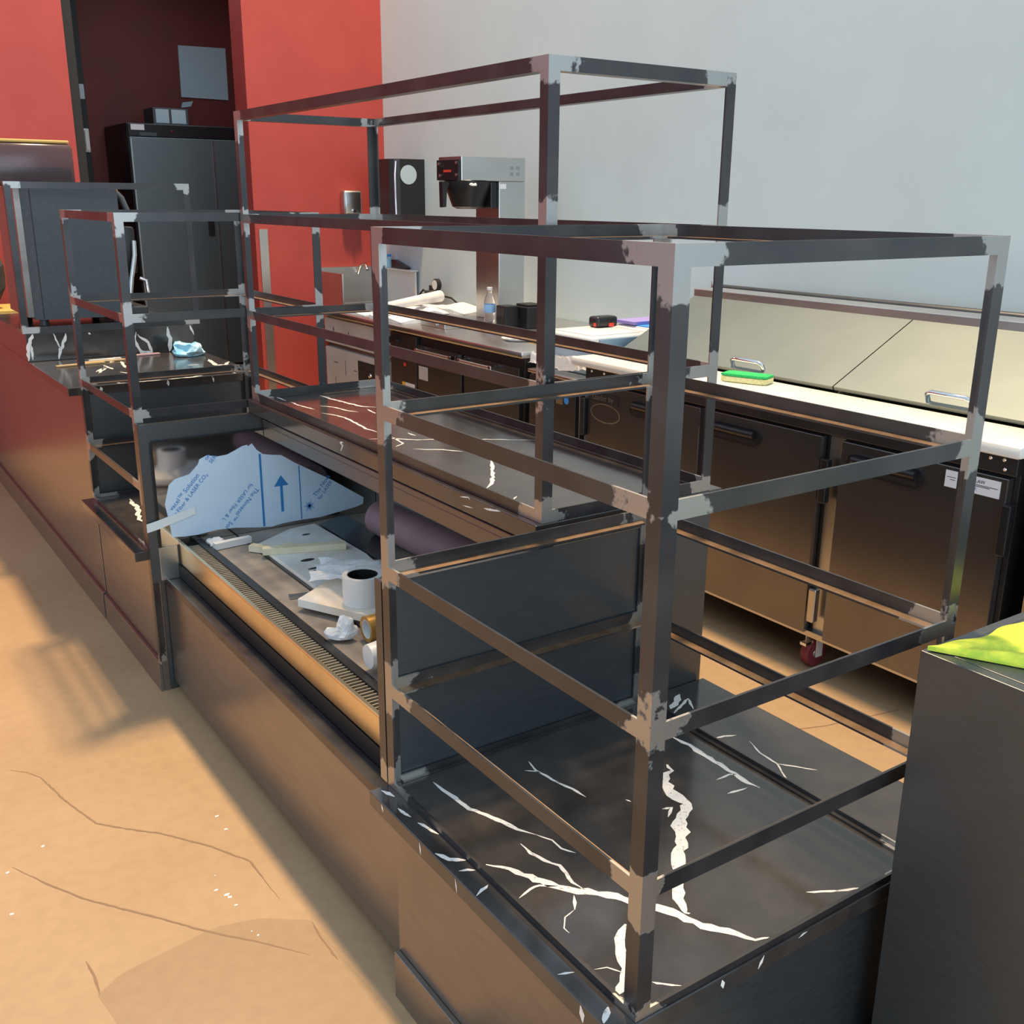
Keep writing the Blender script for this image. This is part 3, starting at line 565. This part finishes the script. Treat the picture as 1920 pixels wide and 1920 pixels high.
# ------------------------------------------------------------------ ice machine with bins on top
t = thing('ice_machine', (2.3, 2.78, 0), 'low grey machine with round blue sticker between the two fridges', 'ice machine')
MB().box(1.92, 2.75, 2.60, 2.965, .1, .80, .003).build('body', STAIN, t)
MB().box(1.905, 1.9195, 2.61, 2.955, .14, .79, .003).build('front_panel', STAIND, t)
MB().box(1.95, 2.7, 2.63, 2.93, 0, .0995).build('plinth', BLKM, t)
MB().box(1.95, 2.7, 2.5985, 2.5998, .15, .79).build('side_film', WFILM, t)
MB().lathe((1.9035, 2.675, .713), [(0, 0), (.017, 0), (.017, .0012), (0, .0012)], 24, 'x').build('round_sticker', BLUEP, t, label='round blue sticker')
MB().box(1.9035, 1.9047, 2.70, 2.75, .69, .715).build('label_plate', STAIN, t)
MB().box(1.90, 2.75, 2.60, 2.965, .8002, .815, .004).build('top', STAIN, t)
def bin_(x0, x1, y0, y1, label):
    t = thing('storage_bin', ((x0+x1)/2, (y0+y1)/2, .8155), label, 'storage bin', 'lidded plastic bins on the ice machine')
    MB().box(x0+.015, x1-.015, y0+.015, y1-.015, .8155, .954, .012).build('tub', BINP, t, 50)
    MB().box(x0, x1, y0, y1, .9545, .985, .01).box(x0+.03, x1-.03, y0+.03, y1-.03, .9848, .990, .003).build('lid', WHITE, t, 50)
    MB().box(x0+.04, x1-.04, y0-.014, y0-.0005, .915, .978, .005).build('latch', mat('grey_blue_latch', (.25, .36, .45, 1), .45), t)
bin_(1.985, 2.315, 2.615, 2.955, 'white-lidded bin with the tape measure on top')
bin_(2.36, 2.68, 2.615, 2.955, 'white-lidded bin by the wall with blue folders on top')
t = thing('tape_measure', (2.25, 2.86, .9905), 'black tape measure with red marks on the white bin lid', 'tape measure')
MB().box(2.19, 2.31, 2.83, 2.90, .9905, 1.04, .012).build('case', BLK, t, 50)
MB().box(2.188, 2.1905, 2.84, 2.856, .996, 1.012).box(2.255, 2.285, 2.8275, 2.8305, .994, 1.01).build('red_trim', ORANGE, t)
MB().box(2.31, 2.322, 2.845, 2.87, .992, .999).build('blade_hook', STAIN, t)
for i, (m, x0, y0, z, lab) in enumerate(((BLUEP, 2.40, 2.66, .9905, 'blue folder lying on the bin lid by the wall'), (PURP, 2.38, 2.80, .9965, 'purple folded paper on top of the blue folder'))):
    single(MB().box(x0, x0+.24, y0, y0+.14+.06*(1-i), z, z+.005+.009*i, .001), 'paper_folder', m, lab, 'folder', (x0+.12, y0+.1, z))
sheet('plastic_bag', WRAP, 'cloudy plastic bag draped on the grey machine before the white bin', 'plastic bag', (1.93, 2.78, .8155), .075, .30, 9, .09, .1, 16)

# ------------------------------------------------------------------ worktop fridge and film-covered cabinet
uc = thing('worktop_fridge', (2.37, 3.66, 0), 'low black fridge with bar handles under a long steel worktop', 'fridge')
MB().box(1.94, 2.80, 3.04, 4.325, .1, .854, .002).build('body', STAIND, uc)
MB().box(1.97, 2.75, 3.08, 4.3, 0, .0995).build('plinth', BLKM, uc)
MB().box(1.882, 2.855, 2.985, 4.335, .8545, .885, .008).build('worktop', STAIN, uc, 40)
for y0, y1, ha, hb in ((3.06, 3.545, 3.23, 3.55), (3.57, 4.02, 3.60, 3.985)):
    d = MB().box(1.918, 1.9395, y0, y1, .12, .80, .003).build('door', STAIND, uc)
    hd = MB().tube([(1.885, ha+.02, .778), (1.885, hb-.02, .778)], .0095, 12).build('bar_handle', STAIN, d, 60)
    for y in (ha+.02, hb-.02): MB().box(1.876, 1.917, y-.013, y+.013, .766, .79, .004).build('handle_bracket', CHROME, hd)
MB().box(1.918, 1.9395, 4.03, 4.32, .12, .84, .002).build('control_panel', STAIND, uc)
for y in (4.235, 4.295): MB().lathe((1.90, y, .797), [(.0, 0), (.018, 0), (.021, .018), (0, .018)], 20, 'x').build('dial', BLK, uc, 40)
MB().lathe((1.912, 4.155, .676), [(0, 0), (.011, .001), (.011, .006), (0, .006)], 16, 'x').build('red_lamp', ORANGE, uc, label='small red indicator')
bdg = MB().box(1.9155, 1.9178, 4.075, 4.195, .742, .772, .0005).build('badge', BLKM, uc)
q = MB()
for k in range(6): q.box(1.915, 1.9156, 4.085+k*.018, 4.096+k*.018, .749, .765)
q.build('badge_letters', STAIN, bdg)
MB().box(1.9155, 1.9178, 3.905, 3.999, .618, .69).build('paper_tag', WFILM, uc)
MB().box(1.9155, 1.9178, 4.05, 4.15, .56, .578).build('rating_label', LBL, uc)
MB().box(1.9155, 1.9178, 4.152, 4.19, .56, .578).build('warning_label', YELP, uc)
MB().lathe((1.915, 3.13, .745), [(0, 0), (.016, 0), (.016, .0025), (0, .0025)], 20, 'x').build('round_sticker', LBL, uc)

fcab = thing('equipment_cabinet', (2.37, 4.79, 0), 'low cabinet still in scratched white protective film, by the corner guard', 'cabinet')
MB().box(1.945, 2.80, 4.35, 5.22, .1, .854, .002).build('body', STAIN, fcab)
MB().box(1.97, 2.75, 4.4, 5.2, 0, .0995).build('plinth', BLKM, fcab)
MB().box(1.885, 2.855, 4.338, 5.225, .8545, .885, .008).build('worktop', STAIN, fcab, 40)
up = MB().box(1.926, 1.9445, 4.36, 5.215, .685, .835, .002).build('upper_front', WFILM, fcab)
lo = MB().box(1.926, 1.9445, 4.36, 5.215, .14, .655, .002).build('lower_front', WFILM, fcab)
q = MB()
for y, z, w, h in ((5.08, .76, .012, .05), (4.87, .75, .012, .05)): q.box(1.9252, 1.926, y, y+w, z-h/2, z+h/2)
q.build('film_print', GREYP, up)
q = MB()
for y, z, w, h in ((4.93, .55, .006, .09), (5.04, .57, .06, .005), (4.78, .55, .04, .005), (5.08, .45, .006, .05)): q.box(1.9252, 1.926, y, y+w, z-h/2, z+h/2)
q.build('film_print', GREYP, lo)
MB().box(1.9248, 1.926, 4.54, 4.76, .5, .62).build('control_opening', BLKM, lo)
MB().lathe((1.916, 4.60, .55), [(0, 0), (.013, .002), (.015, .009), (0, .009)], 16, 'x').build('dial', CHROME, lo, 40)

# ------------------------------------------------------------------ things on the steel worktop
t = thing('coffee_brewer', (2.45, 4.12, .885), 'tall steel coffee brewer with black brew funnel on the worktop', 'coffee brewer')
MB().box(2.43, 2.60, 4.0, 4.235, .90, 1.638, .003).build('tank_column', STAIN, t)
MB().box(2.193, 2.60, 4.0, 4.235, 1.6385, 1.762, .004).build('head', STAIN, t)
MB().box(2.17, 2.60, 4.0, 4.235, .8855, .8998, .003).build('base', STAIN, t)
cp = MB().box(2.178, 2.1925, 4.004, 4.231, 1.642, 1.745, .002).build('control_panel', BLK, t)
q = MB()
for y, z in ((4.21, 1.725), (4.03, 1.728), (4.20, 1.665), (4.03, 1.668)): q.lathe((2.172, y, z), [(0, 0), (.008, .001), (.008, .006), (0, .006)], 12, 'x')
q.build('knob', CHROME, cp, 40)
q = MB().box(2.172, 2.178, 4.08, 4.15, 1.682, 1.694); q.build('red_switch', ORANGE, cp)
MB().box(2.174, 2.178, 4.14, 4.18, 1.705, 1.723).build('display', BLKM, cp)
fn = MB().lathe((2.305, 4.118, 1.495), [(.06, 0), (.085, .012), (.11, .08), (.13, .135), (.13, .142), (.11, .142), (.065, .03)], 28).build('brew_funnel', BLK, t, 40)
MB().prism([(2.135, 1.635), (2.18, 1.635), (2.18, 1.62), (2.165, 1.60), (2.158, 1.505), (2.138, 1.503)], 'y', 4.10, 4.135).build('funnel_handle', BLK, fn)
MB().box(2.39, 2.429, 4.02, 4.21, 1.50, 1.637, .004).build('spray_bracket', BLK, t)
q = MB()
for r in range(2):
    for c in range(2):
        for k in range(3): q.box(2.50+c*.04, 2.522+c*.04, 3.9985, 3.9998, 1.70-r*.03+k*.006, 1.7018-r*.03+k*.006)
q.build('vent_slots', GREYP, t)
MB().box(2.435, 2.475, 3.9985, 3.9998, 1.60, 1.625).build('rating_label', LBL, t)
single(MB().frombm(crumple((2.26, 3.985, 1.612), .018, 21, .5, 2)), 'plastic_tag', WHITE, 'small scrap of white wrapping stuck under the brewer head', 'wrapping', (2.26, 3.985, 1.612))
t = thing('water_bottle', (2.305, 3.90, .8855), 'clear plastic water bottle with blue label on the steel worktop', 'bottle')
MB().lathe((2.305, 3.90, .8855), [(.026, 0), (.031, .006), (.03, .05), (.032, .08), (.032, .12), (.03, .14), (.016, .175), (.0125, .182), (.0125, .192)], 24).build('bottle_body', CLEAR, t, 50)
MB().lathe((2.305, 3.90, .8855), [(.0325, .075), (.0327, .078), (.0327, .115), (.0325, .118)], 24, cap=False).build('label_band', mat('bottle_label', (.25, .45, .75, 1), .4), t, 50)
MB().lathe((2.305, 3.90, .8855), [(.014, .1925), (.015, .193), (.015, .207), (.013, .208)], 18).build('cap', WHITE, t, 40)
t = thing('receipt_printer', (2.43, 3.72, .8855), 'squat black printer on the worktop in front of the coffee brewer', 'printer')
MB().box(2.40, 2.53, 3.68, 3.83, .8855, 1.00, .006).build('body', BLK, t)
MB().box(2.30, 2.385, 3.74, 3.83, .8855, 1.005, .004).box(2.385, 2.40, 3.75, 3.82, .8855, .93).build('side_unit', BLK, t)
MB().box(2.2985, 2.2998, 3.75, 3.82, .95, .99).build('screen', STAIND, t)
MB().box(2.415, 2.515, 3.70, 3.81, 1.0002, 1.012, .005).build('lid', BLKM, t)
t = thing('paper_plate', (2.11, 3.34, .8855), 'white plate of scraps at the front of the steel worktop', 'plate')
MB().lathe((2.11, 3.34, .8855), [(0, .0), (.06, .0), (.085, .012), (.086, .014), (.06, .003), (0, .003)], 28, cap=False).build('plate', WHITE, t, 40)
single(MB().frombm(crumple((2.09, 3.37, .8895), .018, 31, .6, 2)), 'paper_scrap', PAPER, 'small white paper scrap on the white plate', 'paper', (2.09, 3.37, .8895))
single(MB().frombm(crumple((2.14, 3.235, .886), .032, 33, .5, 2)), 'snack_wrapper', YELP, 'yellow wrapper beside the white plate', 'wrapper', (2.14, 3.235, .886))
t = thing('steel_tray', (2.15, 4.08, .8855), 'small steel box lying on the worktop near the papers', 'tray')
MB().box(2.02, 2.15, 3.90, 4.16, .8855, .918, .003).build('body', STAIN, t)
MB().lathe((2.0145, 3.98, .902), [(0, -.006), (.006, -.003), (.006, .005), (0, .005)], 12, 'x').build('latch', CHROME, t)
def papers(x0, x1, y0, y1, z, h, lab, nm='paper_stack', rot=0):
    bm = bmesh.new(); bmesh.ops.create_cube(bm, size=1); bmesh.ops.subdivide_edges(bm, edges=list(bm.edges), cuts=5, use_grid_fill=True)
    R = random.Random(int(z*1e4))
    for v in bm.verts: v.co = Vector((v.co.x*(x1-x0), v.co.y*(y1-y0), v.co.z*h+(.35*h*math.sin(v.co.x*7+v.co.y*9) if v.co.z > 0 else 0)))
    single(MB().frombm(bm, 0, Matrix.Translation(((x0+x1)/2, (y0+y1)/2, z+h/2+.0005)) @ Matrix.Rotation(rot, 4, 'Z')), nm, PAPER, lab, 'papers', ((x0+x1)/2, (y0+y1)/2, z))
papers(1.93, 2.13, 4.22, 4.60, .885, .016, 'stack of white plans at the front of the worktop')
papers(2.16, 2.36, 4.42, 4.98, .885, .03, 'thicker white paper pile behind the plans, under the rolled sheet')
papers(1.93, 2.13, 4.66, 5.1, .885, .012, 'thin white papers at the far end of the worktop')
t = thing('rolled_plan', (2.24, 4.6, .92), 'rolled white plan lying across the paper pile', 'paper roll')
MB().tube([(1.98, 4.50, .955), (2.48, 4.73, .975)], [.022, .035], 20).build('paper_wind', PAPER, t, 50)
papers(2.45, 2.75, 4.4, 4.9, .885, .02, 'grey white carton flat against the wall end of the worktop')
t = thing('gas_regulator', (2.84, 5.3, .885), 'gas regulator with round gauge and hoses by the wall', 'gauge')
MB().box(2.74, 2.80, 5.28, 5.38, .89, .955, .006).build('body', GREYP, t)
MB().lathe((2.725, 5.215, 1.0), [(.0, .0), (.036, .0), (.04, .004), (.04, .03), (0, .03)], 26, 'x').build('gauge_case', BLK, t, 40)
MB().lathe((2.7235, 5.215, 1.0), [(0, 0), (.032, 0), (.032, .001), (0, .001)], 26, 'x').build('gauge_face', WHITE, t)
MB().tube([(2.77, 5.27, .94), (2.755, 5.23, .955), (2.745, 5.215, .962)], .009, 10).build('stem', CHROME, t, 50)
MB().lathe((2.77, 5.33, .955), [(.02, 0), (.02, .03), (.014, .035)], 16).build('valve', BLKM, t, 40)
for p in ([(2.77, 5.385, .93), (2.77, 5.45, .95), (2.77, 5.52, .9), (2.77, 5.56, .8)], [(2.77, 5.275, .91), (2.76, 5.18, .93), (2.76, 5.06, .925), (2.76, 4.99, .9), (2.77, 4.96, .893)]):
    MB().tube(p, .006, 8).build('hose', BLKM, t, 60)

# ------------------------------------------------------------------ far corner: hand sink, dispensers, corner guard
t = thing('hand_sink', (2.6, 5.9, 0), 'steel hand sink with tall splash guards in the far corner', 'sink')
MB().box(2.29, 2.84, 6.112, 6.138, .70, 1.075, .003).build('back_splash', STAIN, t)
MB().box(2.285, 2.30, 5.70, 6.11, .68, 1.055, .004).build('side_splash', STAIN, t)
MB().box(2.825, 2.84, 5.66, 6.11, .68, 1.055, .004).build('side_splash', WHITE, t)
bs = MB().box(2.301, 2.824, 5.72, 5.735, .68, .82, .003).box(2.301, 2.824, 6.09, 6.111, .68, .82, .003).box(2.301, 2.824, 5.7355, 6.0895, .68, .70).build('basin', STAIN, t)
MB().tube([(2.60, 6.10, 1.03), (2.60, 6.05, 1.09), (2.60, 5.98, 1.10), (2.60, 5.95, 1.06)], .011, 12).build('faucet', CHROME, t, 60)
MB().box(2.40, 2.75, 5.85, 6.08, 0, .679, .004).build('pedestal', STAIN, t)
MB().box(2.79, 2.855, 5.66, 6.109, 1.0555, 1.066, .002).build('ledge', WHITE, t)
single(MB().prism([(5.98, 1.0665), (5.76, 1.0665), (5.76, 1.078), (5.95, 1.125), (5.98, 1.125)], 'x', 2.81, 2.845), 'door_wedge', BLK, 'black wedge shape lying on the white sink ledge', 'wedge', (2.828, 5.87, 1.0665))
t = thing('spray_bottle', (2.825, 6.04, 1.0665), 'small pale blue bottle on the sink ledge', 'bottle')
MB().lathe((2.825, 6.04, 1.0665), [(.02, 0), (.022, .004), (.022, .05), (.01, .07), (.009, .075)], 18).build('bottle_body', BLUEC, t, 40)
MB().box(2.805, 2.84, 6.032, 6.048, 1.142, 1.159, .003).build('trigger', BLUEP, t)
t = thing('soap_dispenser', (2.56, 6.09, 1.42), 'small steel soap dispenser on the red wall', 'dispenser')
MB().box(2.495, 2.635, 6.06, 6.13995, 1.43, 1.60, .018).build('tank', STAIN, t, 50)
MB().lathe((2.565, 6.045, 1.46), [(0, 0), (.012, 0), (.012, .016), (0, .016)], 14, 'y').build('push_button', CHROME, t)
t = thing('towel_dispenser', (2.74, 5.75, 1.40), 'black paper towel dispenser with round pale spot on the grey wall', 'dispenser')
MB().prism([(2.859, 5.56), (2.67, 5.56), (2.635, 5.575), (2.615, 5.61), (2.615, 5.80), (2.859, 5.80)], 'z', 1.40, 1.80).build('cover', BLK, t)
MB().prism([(2.859, 5.802), (2.62, 5.802), (2.64, 5.9), (2.70, 5.95), (2.859, 5.96)], 'z', 1.40, 1.785).build('side_cover', BLKM, t)
MB().lathe((2.735, 5.5585, 1.70), [(0, 0), (.062, 0), (.062, .0012), (0, .0012)], 30, 'y').build('round_window', SIGN, t)
MB().tube([(2.645, 5.568, 1.785), (2.635, 5.565, 1.70), (2.637, 5.567, 1.55), (2.64, 5.568, 1.42)], .008, 8).build('chrome_edge', CHROME, t, 60)
single(MB().box(1.885, 1.945, 6.128, 6.1395, 0, 1.34, .001), 'corner_guard', STAIN, 'vertical steel guard strip on the red wall', 'wall guard', (1.915, 6.134, 0))

# ------------------------------------------------------------------ dark recess with upright fridge
uf = thing('upright_fridge', (1.9, 7.95, 0), 'tall black upright fridge standing in the dark recess', 'fridge')
MB().box(1.465, 2.36, 7.62, 8.28, .12, 2.08, .004).build('body', BLK, uf)
MB().box(1.47, 2.355, 7.60, 7.6195, 1.985, 2.075, .003).build('header', BLK, uf)
d = MB().box(1.47, 2.355, 7.585, 7.6195, .22, 1.98, .004).build('door', mat('grey_steel_door', (.16, .2, .21, 1), .42, .5), uf)
MB().box(1.475, 1.482, 7.578, 7.5845, .23, 1.97).build('edge_trim', STAIN, d)
MB().box(2.10, 2.11, 7.578, 7.5845, .23, 1.97).build('edge_trim', STAIN, d)
MB().box(2.02, 2.07, 7.575, 7.5848, 1.25, 1.42, .004).build('pull', BLKM, d)
MB().box(1.49, 1.59, 7.597, 7.5998, 2.03, 2.07).build('sticker', LBL, uf)
bb = MB().box(1.55, 1.68, 7.597, 7.5998, 1.99, 2.015).build('badge', GREYP, uf)
MB().lathe((1.80, 7.594, 2.03), [(0, 0), (.01, .001), (.01, .006), (0, .006)], 14, 'y').build('lock', CHROME, uf)
MB().box(1.5, 2.3, 7.65, 8.2, 0, .1195).build('plinth', BLKM, uf)
t = thing('storage_box', (1.8, 7.8, 2.08), 'small dark box with glassy front on top of the black fridge', 'box')
MB().box(1.68, 1.95, 7.65, 7.9, 2.0805, 2.20, .003).build('body', GREYP, t)
MB().box(1.70, 1.80, 7.6485, 7.6498, 2.09, 2.19).box(1.82, 1.93, 7.6485, 7.6498, 2.09, 2.19).build('pane', SIGN, t)
single(MB().prism([(2.114, 2.735), (2.512, 2.742), (2.509, 2.337), (2.11, 2.34)], 'y', 8.285, 8.299), 'wall_sheet', SIGN, 'pale square sheet fixed high on the dark red recess wall', 'sheet', (2.31, 8.29, 2.337))
single(MB().prism([(2.116, 2.299), (2.206, 2.312), (2.184, 2.27), (2.103, 2.257)], 'y', 8.29, 8.299), 'paper_note', SIGN, 'torn pale scrap just below the square wall sheet', 'paper', (2.15, 8.295, 2.257))
t = thing('exit_device', (1.22, 8.0, 2.256), 'grey metal box high on the dark door frame', 'door closer')
MB().box(1.15, 1.271, 7.97, 8.0195, 2.256, 2.364, .004).build('case', SIGN, t)
MB().box(1.17, 1.235, 7.966, 7.9698, 2.275, 2.345).build('cover_plate', STAIN, t)
t = thing('door_handle_plate', (1.265, 8.04, 1.876), 'pale upright handle plate on the dark door', 'door handle')
MB().box(1.2465, 1.29, 8.045, 8.0595, 1.876, 2.05, .004).build('plate', WHITE, t)
MB().box(1.255, 1.282, 8.03, 8.0445, 1.89, 2.035, .004).build('grip', WHITE, t)

# ------------------------------------------------------------------ coffee machine and litter on the far counter
t = thing('espresso_machine', (.2, 4.2, 1.01), 'large dark grey coffee machine with smoked bean hopper at the far left', 'coffee machine')
MB().prism([(.045, 3.985), (.075, 3.95), (.425, 3.95), (.425, 4.42), (.045, 4.42)], 'z', 1.04, 1.585).build('body', GREYP, t)
MB().box(.0735, .0765, 3.9485, 3.9498, 1.045, 1.58).build('panel_seam', BLKM, t)
MB().prism([(.02, 3.99), (.0445, 3.99), (.0445, 4.42), (.02, 4.42)], 'z', 1.05, 1.58).build('side_panel', LAMF, t)
for x in (.08, .38):
    for y in (3.99, 4.38): MB().lathe((x, y, 1.0105), [(.02, 0), (.022, .004), (.018, .0292)], 16).build('foot', BLK, t)
hp = MB().box(-.06, .27, 3.97, 4.30, 1.5855, 1.755, .02).build('bean_hopper', SMOKE, t, 50)
MB().box(-.05, .26, 3.98, 4.29, 1.7552, 1.768, .005).build('hopper_lid', GOLDV, hp)
MB().box(-.05, .26, 3.99, 4.28, 1.587, 1.66, .01).build('beans', BLKM, hp)
MB().tube([(.43, 3.99, 1.56), (.45, 3.985, 1.54), (.475, 3.98, 1.47)], [.014, .013, .012], 12).build('lever', GREYP, t, 50)
MB().lathe((.428, 3.992, 1.56), [(0, 0), (.012, .004), (.012, .014), (0, .018)], 12).build('lever_tip', GOLDT, t, 40)
MB().box(.426, .49, 3.97, 4.10, 1.22, 1.42, .012).build('brew_group', BLK, t, 40)
MB().tube([(.48, 3.965, 1.36), (.475, 3.955, 1.30), (.45, 3.945, 1.2), (.43, 3.94, 1.09)], .011, 12).build('steam_wand', STAIN, t, 50)
MB().tube([(.49, 3.96, 1.2), (.515, 3.955, 1.19), (.52, 3.955, 1.13), (.50, 3.955, 1.10)], .008, 10).build('wand_loop', CHROME, t, 50)
MB().box(.426, .52, 3.98, 4.3, 1.04, 1.075, .005).build('drip_tray', STAIND, t)
single(MB().frombm(crumple((.575, 3.60, .897), .06, 44, .55, 3, .3)), 'wipe_cloth', BLUEC, 'crumpled pale blue cloth on the high black marble', 'cloth', (.575, 3.60, .8965))
for lab, x, y, ln, a, m in (('long flat wooden stick at the left of the high marble top', .12, 3.56, .19, .12, WOOD), ('second flat wooden stick, ending beneath the frame post', .22, 3.60, .17, .05, WOOD), ('white plastic stick lying behind the wooden sticks', .235, 3.645, .13, .1, WHITE), ('short pink stick at the foot of the marble plinth', .42, 3.70, .11, .05, mat('pink_stick', (.6, .35, .36, 1), .5))):
    bm = bmesh.new(); bmesh.ops.create_cube(bm, size=1); bmesh.ops.bevel(bm, geom=list(bm.edges), offset=.06, segments=1, affect='EDGES')
    bm.transform(Matrix.Translation((x, y, .899)) @ Matrix.Rotation(a, 4, 'Z') @ Matrix.Diagonal((ln, .02, .006, 1)))
    single(MB().frombm(bm), 'flat_stick', m, lab, 'stick', (x, y, .896), group='sticks on the high marble top')
single(MB().box(-.02, .40, 5.55, 5.95, .8955, .935, .004), 'ochre_board', GOLDV, 'ochre board lying at the far end of the high marble top', 'board', (.2, 5.75, .8955))
single(MB().frombm(crumple((.07, 5.7, .936), .12, 51, 1.6)), 'dark_bag', mat('dark_cloth_bag', (.03, .025, .02, 1), .8), 'dark bundle on the ochre board at the far left', 'bag', (.07, 5.7, .936))

# ------------------------------------------------------------------ light
def lamp(name, typ, loc, energy, col, **kw):
    d = bpy.data.lights.new(name, typ); d.energy = energy; d.color = col
    for k, v in kw.items(): setattr(d, k, v)
    o = bpy.data.objects.new(name, d); o.location = loc; COL.objects.link(o); return o
KEY, AMB, WIN = 6000, .95, 160
lamp('high_bay_lamp', 'POINT', (1.8, 3.7, 10), KEY, (1, .72, .42), shadow_soft_size=.4)
w = lamp('shop_window_light', 'AREA', (-.8, -4.6, 2.0), WIN, (.72, .88, 1), shape='RECTANGLE', size=5.5, size_y=3.0)
w.rotation_euler = (PI/2, 0, 0)
lamp('added_recess_light', 'AREA', (1.9, 6.75, 3.25), 10, (.8, .95, 1), shape='RECTANGLE', size=1.2, size_y=.25)  # added light with no real fixture, brightens the upright fridge door and wall sheet
wd = bpy.data.worlds.new('daylight'); SC.world = wd; wd.use_nodes = True
bg = wd.node_tree.nodes['Background']; bg.inputs[0].default_value = (.66, .83, 1, 1); bg.inputs[1].default_value = AMB

cd = bpy.data.cameras.new('camera'); cam = bpy.data.objects.new('camera', cd); COL.objects.link(cam); SC.camera = cam
cam.location = (-.7757, -.8313, 1.545); cam.rotation_euler = [math.radians(a) for a in (73.105, -.397, -34.254)]
cd.sensor_width = 36; cd.sensor_fit = 'HORIZONTAL'; cd.lens = 36*1928.3/1920; cd.clip_start = .05
SC.view_settings.view_transform = 'Standard'; SC.view_settings.look = 'None'; SC.view_settings.gamma = 1
SC.view_settings.use_curve_mapping = False
SC.view_settings.exposure = 0
SC.cycles.use_denoising = True
SC.cycles.max_bounces = 8
SC.cycles.sample_clamp_indirect = 6
